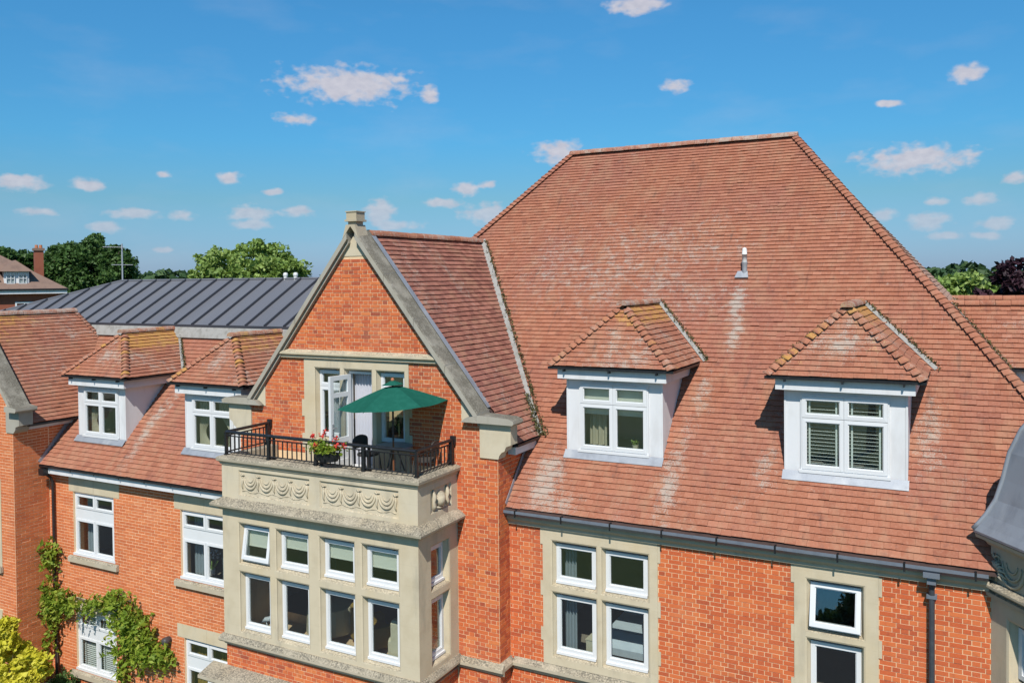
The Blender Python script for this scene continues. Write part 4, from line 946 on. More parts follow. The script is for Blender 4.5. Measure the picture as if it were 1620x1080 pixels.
# ------------------------------------------------------------------ parasol, furniture, flowers on the balcony
pc = Vector((-1.90, -1.02, 0)); par = thing('parasol', 'dark green canvas parasol open above the balcony', 'parasol', (pc.x, pc.y, 8.46))
MB().tube([(pc.x, pc.y, 8.46), (pc.x, pc.y, 9.25)], .017, 8).build('lower_pole', M_wood, par)
MB().tube([(pc.x, pc.y, 9.25), (pc.x, pc.y, 10.36)], .019, 8).build('pole', M_wick, par)
MB().lathe([(.20, 0), (.20, .05), (.05, .09), (.03, .2), (.001, .2)], (pc.x, pc.y, 8.46), 16).build('base', M_wick, par)
TP = lambda v: (v[0], v[1], v[2]+.075*(v[0]-pc.x))
n6 = 6; rad = 1.03; a0 = math.radians(215); zr, zt = 9.925, 10.31
m = MB(); vs = []; K = 8; J = 10
for s_ in range(n6):
    A0, A1 = a0+2*math.pi*s_/n6, a0+2*math.pi*(s_+1)/n6
    base = len(vs); 
    for j in range(J+1):
        t = .13+(1-.13)*j/J
        for k in range(K+1):
            u = k/K; p = Vector((math.cos(A0), math.sin(A0), 0))*(1-u)+Vector((math.cos(A1), math.sin(A1), 0))*u
            dip = .03*math.sin(math.pi*u)*t*t
            vs.append((pc.x+p.x*rad*t*(1-.03*math.sin(math.pi*u)*t), pc.y+p.y*rad*t*(1-.03*math.sin(math.pi*u)*t), zt-(zt-zr)*t+.012*math.sin(math.pi*t)-dip))
    m.add(vs[base:], [(j*(K+1)+k, j*(K+1)+k+1, (j+1)*(K+1)+k+1, (j+1)*(K+1)+k) for j in range(J) for k in range(K)])
m.v = [TP(v) for v in m.v]; m.build('canopy', M_green, par)
m = MB(); vs = []
for s_ in range(n6+1):
    a = a0+2*math.pi*s_/n6
    vs += [(pc.x+.02*math.cos(a), pc.y+.02*math.sin(a), 10.38), (pc.x+.21*math.cos(a), pc.y+.21*math.sin(a), 10.30)]
m.add(vs, [(2*i, 2*i+1, 2*i+3, 2*i+2) for i in range(n6)]); m.v = [TP(v) for v in m.v]; m.build('vent_cap', M_green, par)
MB().lathe([(.001, 0), (.028, .0), (.034, .03), (.02, .06), (.001, .065)], (pc.x, pc.y, 10.365), 10).build('finial', M_terra, par)
for s_ in range(n6):
    a = a0+2*math.pi*s_/n6
    MB(TP).tube([(pc.x, pc.y, 10.26), (pc.x+.98*rad*math.cos(a), pc.y+.98*rad*math.sin(a), zr-.008)], .008, 5).build('rib', M_wick, par)
    MB(TP).tube([(pc.x, pc.y, 9.82), (pc.x+.5*rad*math.cos(a), pc.y+.5*rad*math.sin(a), 10.06)], .006, 5).build('strut', M_wick, par)
tb = thing('garden_table', 'small round grey garden table under the parasol', 'table', (-2.05, -.86, 8.46))
m = MB(); m.lathe([(.001, .62), (.36, .62), (.37, .635), (.36, .65), (.001, .65)], (-2.05, -.80, 8.46), 20); m.build('table_top', M_lead, tb)
for i in range(3):
    a = 2*math.pi*i/3+.4; MB().tube([(-2.05+.05*math.cos(a), -.80+.05*math.sin(a), 9.07), (-2.05+.26*math.cos(a), -.80+.26*math.sin(a), 8.465)], .014, 6).build('leg', M_wick, tb)
def chair(x, y, rz, label):
    c, s_ = math.cos(rz), math.sin(rz); T = lambda p: (x+p[0]*c-p[1]*s_, y+p[0]*s_+p[1]*c, 8.46+p[2])
    r = thing('garden_chair', label, 'chair', (x, y, 8.46), 'balcony chairs')
    m = MB(T); m.prism([(.21*math.cos(2*math.pi*i/16), .20*math.sin(2*math.pi*i/16), .43) for i in range(16)], (0, 0, .035)); m.build('seat', M_wick, r)
    m = MB(T); P = [(-.19, .55), (-.19, .70)]+[(-.19*math.cos(math.pi*i/8), .70+.10*math.sin(math.pi*i/8)) for i in range(1, 8)]+[(.19, .70), (.19, .55)]
    m.prism([(px, .20, pz) for px, pz in P], (0, .025, 0)); m.build('backrest', M_wick, r)
    for sx_ in (-1, 1):
        MB(T).tube([(sx_*.18, .2, .0), (sx_*.18, .19, .45), (sx_*.18, .215, .58)], .012, 6).build('leg', M_wick, r)
        MB(T).tube([(sx_*.19, -.19, .0), (sx_*.16, -.15, .44)], .012, 6).build('leg', M_wick, r)
chair(-2.62, -.86, math.radians(80), 'dark garden chair with rounded back left of the balcony table')
chair(-1.35, -.80, math.radians(-80), 'dark garden chair in the parasol shade right of the balcony table')
fb = thing('flower_box', 'black trough of red geraniums hung on the balcony railing', 'planter', (-2.9, -1.75, 9.0))
m = MB(); vs = []
nb = 10
for z, k in ((8.93, .72), (9.09, 1.)):
    for i in range(nb+1): x = -2.90-.33*k+.66*k*i/nb; vs.append((x, -1.735-.09*k*math.sin(math.pi*i/nb)**.5-.01, z-.03*math.sin(math.pi*i/nb)*(z < 9)))
    vs += [(-2.9+.33*k, -1.70, z), (-2.9-.33*k, -1.70, z)]
q = nb+3; m.add(vs, [(i, (i+1) % q, q+(i+1) % q, q+i) for i in range(q)]+[tuple(range(q))[::-1]]); m.build('trough', M_black, fb)
C = np.stack([rng.normal(-2.93, .17, 620), rng.normal(-1.76, .06, 620), 9.13+np.abs(rng.normal(0, .07, 620))], 1); C[:200, 2] -= .06; C[:120, 1] -= .05
leafmesh('foliage', C, .045, M_lfw, fb, (-2.9, -1.76, 9.05), kind='stuff', asp=1.1)
for x, y, z in ((-3.22, -1.75, 9.36), (-2.93, -1.72, 9.46), (-2.66, -1.76, 9.36), (-2.60, -1.80, 9.24), (-3.08, -1.84, 9.20), (-2.94, -1.80, 9.40), (-2.50, -1.74, 9.22)):
    Cq = np.array((x, y, z))+rng.normal(size=(46, 3))*.025; leafmesh('flower_head', Cq, .03, M_red, fb, (x, y, z), asp=1.)
    MB().tube([(x*.6-2.9*.4, -1.75, 9.12), (x, y, z-.01)], .004, 4).build('stem', M_lfw, fb)
pp = thing('potted_plant', 'leafy plant in a terracotta bowl inside the right balcony window', 'plant', (-2.35, -.15, 9.06))
MB().lathe([(.001, 0), (.12, 0), (.17, .12), (.15, .12), (.001, .1)], (-2.38, -.14, 9.08), 14).build('bowl', M_terra, pp)
m = MB()
for i in range(9):
    a = random.random()*6.28; r_ = random.uniform(.08, .2); h = random.uniform(.2, .42); m.tube([(-2.38, -.14, 9.18), (-2.38+.5*r_*math.cos(a), -.14+.5*r_*math.sin(a), 9.18+h*.8), (-2.38+r_*math.cos(a), -.14+r_*math.sin(a), 9.18+h)], [.012, .022, .003], 5, c=(.3, 0, 0))
m.build('leaves', M_lfd, pp)
curtain('net_curtain', 'white net curtain drawn across the open balcony doorway', 'curtain', -3.47, -2.88, GY+.26, 8.48, 10.38, M_net, folds=8, amp=.02)
curtain('net_curtain', 'pale green-lit net curtain behind the left balcony light', 'curtain', -4.22, -3.70, GY+.34, 9.03, 10.05, M_net, folds=5, amp=.02)
# ------------------------------------------------------------------ left wing
LY = -.235; LGE, LGZ, TL = -.523, 7.619, 1.0953
wing = thing('brick_wing', 'new orange brick wing with white windows and two dormers left of the stone bay', 'house', (-10, 1.5, GZ))
W1, W2 = (-12.44, -10.90, 5.37, 6.97), (-8.56, -7.02, 5.37, 6.97); W3, W4 = (-12.42, -10.89, 2.44, 3.96), (-8.50, -6.98, 1.3, 3.98)
WH = [W1, W2, W3, W4]
m = MB(); m.grid(-13.39, -6.42, GZ, 7.58, WH, LY); m.grid(-13.39, -6.42, GZ, 7.58, WH, LY+.28)
for H in WH:
    a, b, c, d = H
    for P, Q in (((a, c), (b, c)), ((b, c), (b, d)), ((b, d), (a, d)), ((a, d), (a, c))): m.poly([(P[0], LY, P[1]), (Q[0], LY, Q[1]), (Q[0], LY+.28, Q[1]), (P[0], LY+.28, P[1])])
lw = m.build('wall', M_mortarn, wing)
LI = [(-12.60, -10.68, 6.99, 7.32), (-8.75, -6.83, 6.99, 7.32), (-12.60, -10.70, 3.98, 4.30), (-8.72, -6.80, 3.99, 4.30)]
SI = [(-12.59, -10.74, 5.19, 5.36), (-8.72, -6.86, 5.19, 5.36), (-12.59, -10.74, 2.26, 2.43)]
lp = Pool(*BRICK)
bricks(lp, lw, (0, LY, 0), (1, 0, 0), (0, -1, 0), -13.38, -6.43, GZ+.6, 7.46, WH+LI+SI, 'S', .075, .225)
lp.finish(wing, 'brick', 'bricks', *M_new)
for a, b, c, d in LI: MB().box(a, (a+b)/2-.002, LY-.012, LY+.05, c, d).box((a+b)/2+.002, b, LY-.012, LY+.05, c, d).build('lintel', M_stone, wing)
for a, b, c, d in SI: MB().prism([(a, LY+.1, d), (a, LY-.03, d-.012), (a, LY-.085, d-.05), (a, LY-.085, c+.01), (a, LY+.1, c)], (b-a, 0, 0)).build('stone_sill', M_stonew, wing)
def upvc(H, head=.36, panel=.27):
    a, b, c, d = H; w = node('window', wing, ((a+b)/2, LY, c)); cx = (a+b)/2; y = LY+.05
    MB().ring(H, (a+.05, b-.05, c+.06, d-.05), y, y+.07).build('frame', M_white, w)
    B(a-.03, b+.03, y-.06, y+.02, c-.005, c+.055).build('sill', M_white, w)
    zt = d-.05-head
    B(a+.05, b-.05, y+.004, y+.05, zt-panel, zt).build('panel', M_white, w)
    for p, q in ((a+.052, cx-.003), (cx+.003, b-.052)):
        light(w, p, q, zt+.002, d-.052, y-.012, None, .055, vent=False); light(w, p, q, c+.062, zt-panel-.002, y-.012, None, .055, vent=False)
    B(a+.5, b-.45, y-.02, y-.001, d-.03, d-.01).build('trickle_vent', M_white, w)
for H in (W1, W2, W3, W4): upvc(H)
cL, sL = 1/math.hypot(1, TL), TL/math.hypot(1, TL); LTOP = 10.80
yL = lambda z: LGE+(z-LGZ)/TL
dk = MB(); e = .04; LDY, LDZ = .124, 8.32; l1, l2 = -11.75, -7.83
zz = [LGZ, LDZ+.05, LDZ+1.28, LTOP]
for za, zb in zip(zz, zz[1:]):
    for a, b in ([(-13.39, l1-.9), (l1+.9, l2-.9), (l2+.9, -6.42)] if za == zz[1] else [(-13.39, -6.42)]):
        a0_ = a
        if za > 8.5 and a == -13.39: a0_ = -13.45-(za-8.75)/1.15*.9; a1_ = -13.45-(zb-8.75)/1.15*.9
        else: a1_ = a
        dk.poly([(a0_, yL(za), za-e), (b, yL(za), za-e), (b, yL(zb), zb-e), (a1_, yL(zb), zb-e)])
wr_ = dk.build('roof', M_deck, wing)
ltp = Pool(*TILE)
S2 = np.array((0, cL, sL)); N2 = np.array((0, -sL, cL)); LL = (LTOP-LGZ)/sL
def ivL(s_):
    z = LGZ+s_*sL; a = -13.38 if z < 8.7 else -13.40-(z-8.75)/1.15
    iv = [(a, -6.43)]
    if LDZ+.02 < z < LDZ+1.26: iv = cutintervals(iv, [(l1-.9, l1+.9, -1, 99), (l2-.9, l2+.9, -1, 99)], z)
    return iv
PL = [(-10.35, 8.6, .22, .9, .9), (-10.15, 9.3, .15, .6, .8), (-8.95, 9.6, .3, .3, .4), (-12.9, 8.9, .2, .4, .6)]
def lichL(o, u, s_):
    g = max(k*math.exp(-((o[0]-a)/w)**2-((o[2]-b)/h)**2) for a, b, w, h, k in PL)
    return (max(g, .25*max(0, fbm(o[0]*1.2, o[2]*1.5, 71)-.4)), 0)
tiles(ltp, wr_, (0, LGE+.05*cL, LGZ+.05*sL-.03), (1, 0, 0), S2, N2, ivL, LL-.1, gauge=.122, lich=lichL)
for k, xc in enumerate((l1, l2)):
    dormer(wing, lambda p, xc=xc: (xc+p[0], LDY+p[1], LDZ+p[2]), 1.59, 1.33, 1.52, 1.34, 2.64, .70, TL, ltp, hw=.91, seed=40+k*5, orange=.95, frame=(-.66, .66, .05, 1.26), tz=.885)
ltp.finish(wing, 'tile', 'tiles', *M_tile)
G2 = [(-.535, 7.625), (-.535, 7.585), (-.51, 7.565), (-.468, 7.565), (-.468, 7.62), (-.476, 7.62), (-.478, 7.575), (-.508, 7.575), (-.525, 7.59), (-.526, 7.625)]
gt = MB().prism([(-13.36, y, z) for y, z in G2], (6.9, 0, 0)).build('gutter', M_black, wing)
for i in range(8): x = -13.0+i*.9; MB().box(x-.012, x+.012, -.543, -.536, 7.555, 7.63).build('bracket', M_black, gt)
MB().box(-13.16, -6.43, -.467, -.43, 7.42, 7.572).box(-13.10, -6.43, -.4301, LY, 7.47, 7.485).build('fascia', M_paint, wing)
dp = MB(); dp.tube([(-13.2, -.54, 7.50), (-13.17, -.5, 7.42), (-13.14, -.36, 7.28), (-13.13, -.32, 7.15), (-13.13, -.32, GZ)], .036, 8); dpo = dp.build('downpipe', M_pipe, wing)
MB().box(-13.28, -13.08, -.60, -.44, 7.38, 7.55).build('outlet', M_black, dpo)
strip('step_flashing', M_lead, wing, [(-13.38, LGE+.04, LGZ+.05), (-13.38, .50, LGZ+TL*(.5-LGE)+.02)], .16, (1, 0, 0), .004, .01)
room(wing, -13.3, -6.5, LY+.285, 3.6, 4.95, 7.35, (-9.7,)); room(wing, -13.3, -6.5, LY+.285, 3.6, 1.25, 4.5, (-9.7,))
la = thing('wall_lamp', 'round bronze bulkhead lamp on the orange brick wall above the wisteria tip', 'lamp', (-9.0, -.30, 3.84))
m = MB(lambda p: (-9.0+p[0], LY-p[2], 3.84+p[1])); m.lathe([(.001, 0), (.09, 0), (.09, .03)], (0, 0, 0), 14); m.build('back_plate', M_lamp, la)
m = MB(lambda p: (-9.0+p[0], LY-p[2], 3.84+p[1])); m.lathe([(.085, .031), (.095, .06), (.095, .16), (.06, .20), (.001, .205)], (0, 0, 0), 14); m.build('hood', M_lamp, la, smooth=True)
# standing-seam roof behind the wing
mt = thing('metal_roof_house', 'low grey standing-seam metal roof rising behind the tiled wing', 'house', (-12, 6.5, GZ))
mz0, mz1, my0, my1 = 11.07, 12.305, 2.42, 4.58; SLm = (mz1-mz0)/(my1-my0)
hx0, hx1 = -16.7, -21.6
m = MB(); m.poly([(hx1, my0, mz0), (-5.6, my0, mz0), (-5.6, my1, mz1), (hx0, my1, mz1)]); m.poly([(hx0, my1, mz1), (-5.6, my1, mz1), (-5.6, 9.5, mz1-2.4), (hx0, 9.5, mz1-2.4)]); m.poly([(hx1, my0, mz0), (hx0, my1, mz1), (hx0, 9.5, mz1-2.4), (hx1, 9.5, mz0-1)])
m.build('roof', M_zinc, mt)
x = -21.0; nrm = Vector((0, -SLm, 1)).normalized()
while x < -5.7:
    t0 = max(0., (hx0-x)/(hx0-hx1)) if x < hx0 else 0.
    top = 1. if x >= hx0 else 1-(hx0-x)/(hx0-hx1)
    a = Vector((x, my0, mz0)); b = a.lerp(Vector((x, my1, mz1)), top)
    m = MB(); m.prism([tuple(a+Vector((-.022, 0, 0))), tuple(a+Vector((.022, 0, 0))), tuple(a+Vector((.016, 0, 0))+nrm*.06), tuple(a+Vector((-.016, 0, 0))+nrm*.06)], tuple(b-a)); m.build('seam', M_seam, mt); x += .662
MB().box(-21.6, -5.6, my0-.05, my0-.001, mz0-.04, mz0+.025).build('eaves_trim', M_seam, mt)
MB().tube([(hx0, my1, mz1+.01), (-5.6, my1, mz1+.01)], .04, 6).build('ridge_cap', M_zinc, mt); MB().tube([(hx1, my0, mz0+.01), (hx0, my1, mz1+.01)], .04, 6).build('hip_cap', M_zinc, mt)
m = MB(); m.prism([(-15.6, yL(10.72)-.04, 10.74), (-6.3, yL(10.72)-.04, 10.74), (-6.3, my0-.02, 11.03), (-15.6, my0-.02, 11.03)], (0, -.02, .01)); m.build('lead_upstand', M_leadp, mt)
m = MB(); m.box(-22, -5.6, my0+.15, 9.4, GZ, 9.8); m.build('wall', M_farbrick, mt)
for i, x in enumerate((-9.70, -9.32)):
    v = thing('roof_cowl', ('left' if i == 0 else 'right')+' one of two small white vent cowls on the metal roof ridge', 'vent', (x, my1+.02, 12.3))
    MB().lathe([(.055, -.02), (.055, .10)], (x, my1+.02, 12.3), 10).build('pipe', M_pvc, v); MB().lathe([(.04, .10), (.068, .10), (.068, .15), (.05, .19), (.001, .2)], (x, my1+.02, 12.3), 10).build('cap', M_pvc, v)
# ------------------------------------------------------------------ far-left gable block
FX, FY = -13.39, -1.17; FRX, FRZ, FEZ, FK = -15.50, 11.43, 8.75, 1.146
flb = thing('gabled_wing', 'brick wing cut by the left photo edge with grey lichened gable coping', 'house', (-16, 1, GZ))
FWs = [(-15.6, -13.93, 5.0, 7.35), (-15.6, -13.97, 2.0, 4.0)]
m = MB(); m.grid(-17.62, FX, GZ, 9.15, FWs, FY); m.poly([(-17.62, FY, 9.15), (FX, FY, 9.15), (FRX, FY, 11.6)]); m.poly([(FX, FY, GZ), (FX, 2.2, GZ), (FX, 2.2, FEZ-.05), (FX, FY, FEZ-.05)])
m.poly([(-17.62, FY, GZ), (-17.62, 4, GZ), (-17.62, 4, 8.7), (-17.62, FY, 8.7)])
fw = m.build('wall', M_mortarn, flb)
fp = Pool(*BRICK)
FWs = [(-15.6, -13.93, 5.0, 7.35), (-15.6, -13.97, 2.0, 4.0)]
bricks(fp, fw, (0, FY, 0), (1, 0, 0), (0, -1, 0), -17.6, FX+.012, GZ+.8, 11.2, FWs+[(-13.65, -13.39, 8.5, 9.4)], 'S', .075, .225, clip=lambda z: (-17.6, FX) if z < 9.1 else (FRX-(11.55-z)/1.16, FRX+(11.55-z)/1.16))
bricks(fp, fw, (FX, 0, 0), (0, 1, 0), (1, 0, 0), FY-.003, LY-.01, GZ+.8, FEZ-.05, [], 'S', .075, .225, off=.11)
bricks(fp, fw, (FX, 0, 0), (0, 1, 0), (1, 0, 0), LY, 1.2, 7.0, FEZ-.05, [], 'S', .075, .225, off=.11)
fp.finish(flb, 'brick', 'bricks', *M_new)
for a, b, c, d in FWs:
    w = node('window', flb, ((a+b)/2, FY, c)); m = MB(); splay(m, (a, b, c, d), [(a+.2, b-.2, c+.22, d-.2)], FY-.015, FY+.1); m.build('stone_surround', M_stone, w); light(w, a+.2, b-.2, c+.24, d-.2, FY+.08)
    MB().box(a-.03, b+.05, FY-.09, FY-.016, c-.02, c+.12).build('stone_sill', M_stonew, w); MB().box(a+.1, b-.1, FY+.5, FY+.52, c, d).build('room_wall', M_room, w)
dk = MB(); hy = 2.02
dk.poly([(FRX+2.36, FY+.1, FEZ-.04), (FRX, FY+.1, FRZ-.04), (FRX, hy, FRZ-.04), (FRX+2.36, 3.6, FEZ-.04)]); dk.poly([(FRX-2.36, FY+.1, FEZ-.04), (FRX, FY+.1, FRZ), (FRX, hy, FRZ), (FRX-2.36, 3.6, FEZ-.04)]); dk.poly([(FRX+2.36, 3.6, FEZ-.04), (FRX, hy, FRZ), (FRX-2.36, 3.6, FEZ-.04)])
frf = dk.build('roof', M_deck, flb); ftp = Pool(*TILE)
Lq = 2.36*math.hypot(1, FK); Sq = np.array((-1, 0, FK))/math.hypot(1, FK); Nq = np.cross((0, 1, 0), Sq)
def ivF(s_):
    z = FEZ+s_*Sq[2]; return [(-.90, min(hy+(FRZ-z)*.42, yL(z)+.06 if z < 10.85 else 9))]
def lichF(o, u, s_):
    t = s_/Lq; g = fbm(o[1]*1.8, s_*.7, 81); return (max(0, (g-.35)*1.1)*(.3+t)+.25*t, max(0, t-.45)*1.5*max(0, 1-(o[1]+1)/2.6)+max(0, t-.85)*1.2)
tiles(ftp, frf, (FRX+2.36, 0, FEZ), (0, 1, 0), Sq, Nq, ivF, Lq-.04, gauge=.118, lich=lichF); ftp.finish(flb, 'tile', 'tiles', *M_tile)
ridge_line(frf, (FRX, -.85, FRZ-.02), (FRX, hy+.05, FRZ-.02), ME_rid, .31, lambda p: (.75, .25*random.random()))
hip_line(frf, (FRX+2.36*.55, hy+.42*2.68*.55, FRZ-2.68*.55), (FRX, hy, FRZ), Nq, (0, .9, .4), .11, ME_bon, lambda p: (.4, .1), t0=.3)
strip('valley_lead', M_leadp, frf, [(-13.36, .52, 8.76), (-14.62, 1.73, 10.08), (-14.98, 2.25, 10.66)], .12, (0, -sL, cL), .05, .012)
mossline(frf, (-13.45, .50, 8.78), (-15.02, 2.15, 10.60), 500, .03, N2, .03)
MB().box(FX+.002, FX+.10, -.85, .50, 8.58, 8.69).build('fascia', M_paint, flb); MB().box(FX+.12, FX+.27, -.9, .45, 8.68, 8.73).build('gutter', M_black, flb)
fc = node('coping', flb, (-14.4, -1.1, 9.1))
for i in range(3):
    a = .0+.72*i; b = a+.715; x0 = -13.20-a; x1 = -13.20-b
    m = MB(); m.prism([(x0, y, 9.20+1.2*a+n_) for y, n_ in ((-1.33, -.14), (-1.33, .0), (-1.28, .03), (-.84, .03), (-.82, -.14))], (x1-x0, 0, 1.2*(b-a))); m.build('coping_stone', M_cope, fc)
fk = node('kneeler', flb, (-13.2, -1.1, 8.5))
MB().prism([(-13.42, -1.36, 9.09), (-12.98, -1.36, 9.09), (-12.95, -1.36, 9.13), (-12.95, -1.36, 9.19), (-13.30, -1.36, 9.24), (-13.42, -1.36, 9.22)], (0, .56, 0)).build('cap', M_cope, fk)
MB().prism([(-13.62, FY-.03, 8.54), (-13.32, FY-.03, 8.54), (-13.24, FY-.03, 8.62), (-13.22, FY-.03, 8.70), (-13.08, FY-.03, 8.74), (-13.08, FY-.03, 9.088), (-13.62, FY-.03, 9.088)], (0, .36, 0)).build('corbel', M_cope, fk)
# ------------------------------------------------------------------ stone turret bay at the right edge
tu = thing('stone_turret', 'canted limestone bay under a grey lead ogee dome at the right edge', 'tower', (9.7, -.3, GZ))
TV = [(7.885, -.002), (8.86, -1.32), (10.54, -1.32), (11.515, -.002)]
segs = list(zip(TV, TV[1:]))
m = MB()
for k, (p, q) in enumerate(segs):
    L = math.hypot(q[0]-p[0], q[1]-p[1]); ux_, uy_ = (q[0]-p[0])/L, (q[1]-p[1])/L
    Tf = lambda v, p=p, ux_=ux_, uy_=uy_: (p[0]+v[0]*ux_-v[1]*uy_, p[1]+v[0]*uy_+v[1]*ux_, v[2])
    lt = [(.40, L-.40, c, d) for c, d in ((5.5, 6.35), (6.55, 7.33))] if k != 1 else [(.3, L/2-.12, 5.5, 7.33), (L/2+.12, L-.3, 5.5, 7.33)]
    f_ = MB(Tf); splay(f_, (0, L, GZ, 7.72), lt, 0, .13, .09, .06, side=0); n0 = len(m.v); m.v += f_.v; m.f += [tuple(i+n0 for i in f) for f in f_.f]; m.c += f_.c
    w = node('window', tu, Tf((L/2, .1, 5.5)))
    for a, b, c, d in lt: light(w, a, b, c+.04, d-.02, .115, Tf, .07)
    MB(Tf).poly([(.1, .9, GZ), (L-.1, .9, GZ), (L-.1, .9, 7.7), (.1, .9, 7.7)]).build('room_wall', M_room, w)
m.build('stone_wall', M_stone, tu)
TC = (9.7, 0.)
def hexring(prof, name, mat, mb=None, back=False):
    m = mb or MB(); V = TV+([(10.54, 1.32), (8.86, 1.32)] if back else [])
    L = []
    for o, z in prof:
        r_ = 1+o/1.5; L.append([(TC[0]+(x-TC[0])*r_, TC[1]+(y-TC[1])*r_, z) for x, y in V])
    n_ = len(V); rr = range(n_) if back else range(n_-1)
    for A, Bq in zip(L, L[1:]):
        for i in rr: j = (i+1) % n_; m.add([A[i], A[j], Bq[j], Bq[i]], [(0, 1, 2, 3)])
    return m.build(name, mat, tu)
hexring([(-.02, 7.60), (.05, 7.62), (.06, 7.68), (.02, 7.70), (.06, 7.74), (.12, 7.77), (.12, 7.80), (-.02, 7.86)], 'string_course', M_stonew)
hexring([(.0, 7.72), (.0, 8.36)], 'frieze', M_stonew)
hexring([(-.02, 8.34), (.03, 8.36), (.07, 8.42), (.16, 8.45), (.17, 8.50), (-.05, 8.51)], 'cornice', M_stonew, back=True)
hexring([(.10, 8.51), (.185, 8.515), (.19, 8.55), (.13, 8.64), (.05, 8.78), (-.05, 9.01), (-.12, 9.31), (-.19, 9.70), (-.31, 10.04), (-.5, 10.35), (-.8, 10.65), (-1.2, 10.85), (-1.5, 10.9)], 'lead_dome', M_lead, back=True)
for x, y in TV+[(8.86, 1.32)]:
    pts = []
    for o, z in [(.19, 8.56), (.13, 8.65), (.05, 8.79), (-.05, 9.02), (-.12, 9.32), (-.19, 9.71), (-.31, 10.05), (-.5, 10.36), (-.8, 10.66), (-1.2, 10.86)]:
        r_ = 1+o/1.5; pts.append((TC[0]+(x-TC[0])*r_, (y)*r_, z))
    MB().tube(pts, .035, 6).build('lead_roll', M_lead, tu, smooth=True)
p, q = segs[0]; L = math.hypot(q[0]-p[0], q[1]-p[1]); ux_, uy_ = (q[0]-p[0])/L, (q[1]-p[1])/L
Tf = lambda v: (p[0]+v[0]*ux_-v[1]*uy_, p[1]+v[0]*uy_+v[1]*ux_, v[2])
m = MB(Tf); swag(m, .42, 8.20, .26, -.005); swag(m, 1.15, 8.20, .26, -.005)
for x in (.12, .78, 1.45): knot(m, x, 8.22, -.01, 1.3)
for i in range(7): a = -.5+i*.4; m.tube([(.14, -.01, 7.98), (.14+.10*math.cos(a), -.045, 7.98+.13*math.sin(a)+.05), (.14+.2*math.cos(a), -.01, 7.98+.2*math.sin(a))], [.02, .03, .006], 5)
m.build('swag_carving', M_stonew, tu, smooth=True)
# ------------------------------------------------------------------ seen through the windows
B_ = 'bay_blinds'
for i, (a, b) in enumerate(BX[1:] + BX[:1]):
    roller(('second', 'third', 'right-hand', 'left-hand')[i]+' cream roller blind in the upper lights of the stone bay', a+.03, b-.03, BY+.19, 7.10-.03*i, 7.45, group='bay blinds')
def armchair(x, y, z, rz, label, mat, s_=1.):
    c, q = math.cos(rz), math.sin(rz); T = lambda p: (x+(p[0]*c-p[1]*q)*s_, y+(p[0]*q+p[1]*c)*s_, z+p[2]*s_)
    r = thing('armchair', label, 'armchair', (x, y, z))
    def soft(x0, x1, y0, y1, z0, z1, n):
        m = MB(T); b_ = .05
        m.prism([(x0, y0+b_, z0), (x0, y0, z0+b_), (x0, y0, z1-b_), (x0, y0+b_, z1), (x0, y1-b_, z1), (x0, y1, z1-b_), (x0, y1, z0+b_), (x0, y1-b_, z0)], (x1-x0, 0, 0)); m.build(n, mat, r)
    soft(-.32, .32, -.35, .3, .18, .45, 'seat'); soft(-.38, .38, .25, .45, .18, .98, 'backrest'); soft(-.46, -.33, -.35, .4, .18, .62, 'arm'); soft(.33, .46, -.35, .4, .18, .62, 'arm')
    for sx_ in (-.38, .38):
        for sy_ in (-.28, .38): MB(T).tube([(sx_, sy_, 0), (sx_, sy_, .18)], .025, 6).build('leg', M_wood, r)
armchair(-1.55, -.75, 4.96, math.radians(190), 'pale yellow armchair behind the right-hand bay window', M_pale)
armchair(-2.75, -.5, 4.96, math.radians(150), 'tan armchair behind the third bay window', M_gold, .9)
t = thing('dining_table', 'round cloth-covered table behind the second bay window', 'table', (-3.8, -.7, 4.96))
MB().lathe([(.5, .25), (.48, .6), (.46, .74), (.001, .75)], (-3.8, -.6, 4.96), 18).build('table_cloth', M_pale, t); MB().lathe([(.06, 0), (.06, .5)], (-3.8, -.6, 4.96), 8).build('leg', M_wood, t)
m = thing('figurine', 'white leaping-animal ornament behind the left bay window', 'ornament', (-4.8, -1.35, 5.35))
MB().lathe([(.001, 0), (.10, 0), (.09, .03), (.001, .03)], (-4.75, -1.40, 5.30), 12).build('plinth', M_white, m)
q = MB(); q.tube([(-4.9, -1.40, 5.42), (-4.80, -1.40, 5.50), (-4.68, -1.40, 5.53), (-4.60, -1.40, 5.62), (-4.55, -1.40, 5.66)], [.02, .05, .055, .03, .02], 8); q.tube([(-4.8, -1.40, 5.48), (-4.76, -1.4, 5.33)], .012, 5); q.tube([(-4.68, -1.40, 5.5), (-4.66, -1.4, 5.33)], .012, 5); q.build('body', M_white, m, smooth=True)
t = thing('dresser', 'low white chest under the bay glass', 'furniture', (-3.2, -1.45, 4.96)); B(-4.6, -1.5, -1.56, -1.30, 4.965, 5.30).build('carcass', M_white, t); B(-4.62, -1.48, -1.57, -1.29, 5.301, 5.325).build('top', M_white, t)
curtain('curtain', 'grey-blue curtain at the left of the big stone window', 'curtain', .98, 1.22, .36, 5.1, 7.5, M_bluec, folds=4)
curtain('curtain', 'dark curtain edge inside the right light of the big stone window', 'curtain', 2.50, 2.66, .38, 5.1, 7.5, M_wick, folds=2)
bd = thing('bed', 'bed with pale blue linen inside the big stone window', 'bed', (2.4, 1.4, 4.96))
B(1.5, 3.0, .75, 2.5, 4.97, 5.25).build('base', M_wood, bd)
m = MB(); P = [(.7, 5.26), (.68, 5.40), (.75, 5.52), (1.0, 5.58), (1.9, 5.60), (2.0, 5.75), (2.35, 5.76), (2.45, 5.5), (2.45, 5.26)]; m.prism([(1.55, y, z) for y, z in P], (1.4, 0, 0)); m.build('duvet', M_bed, bd)
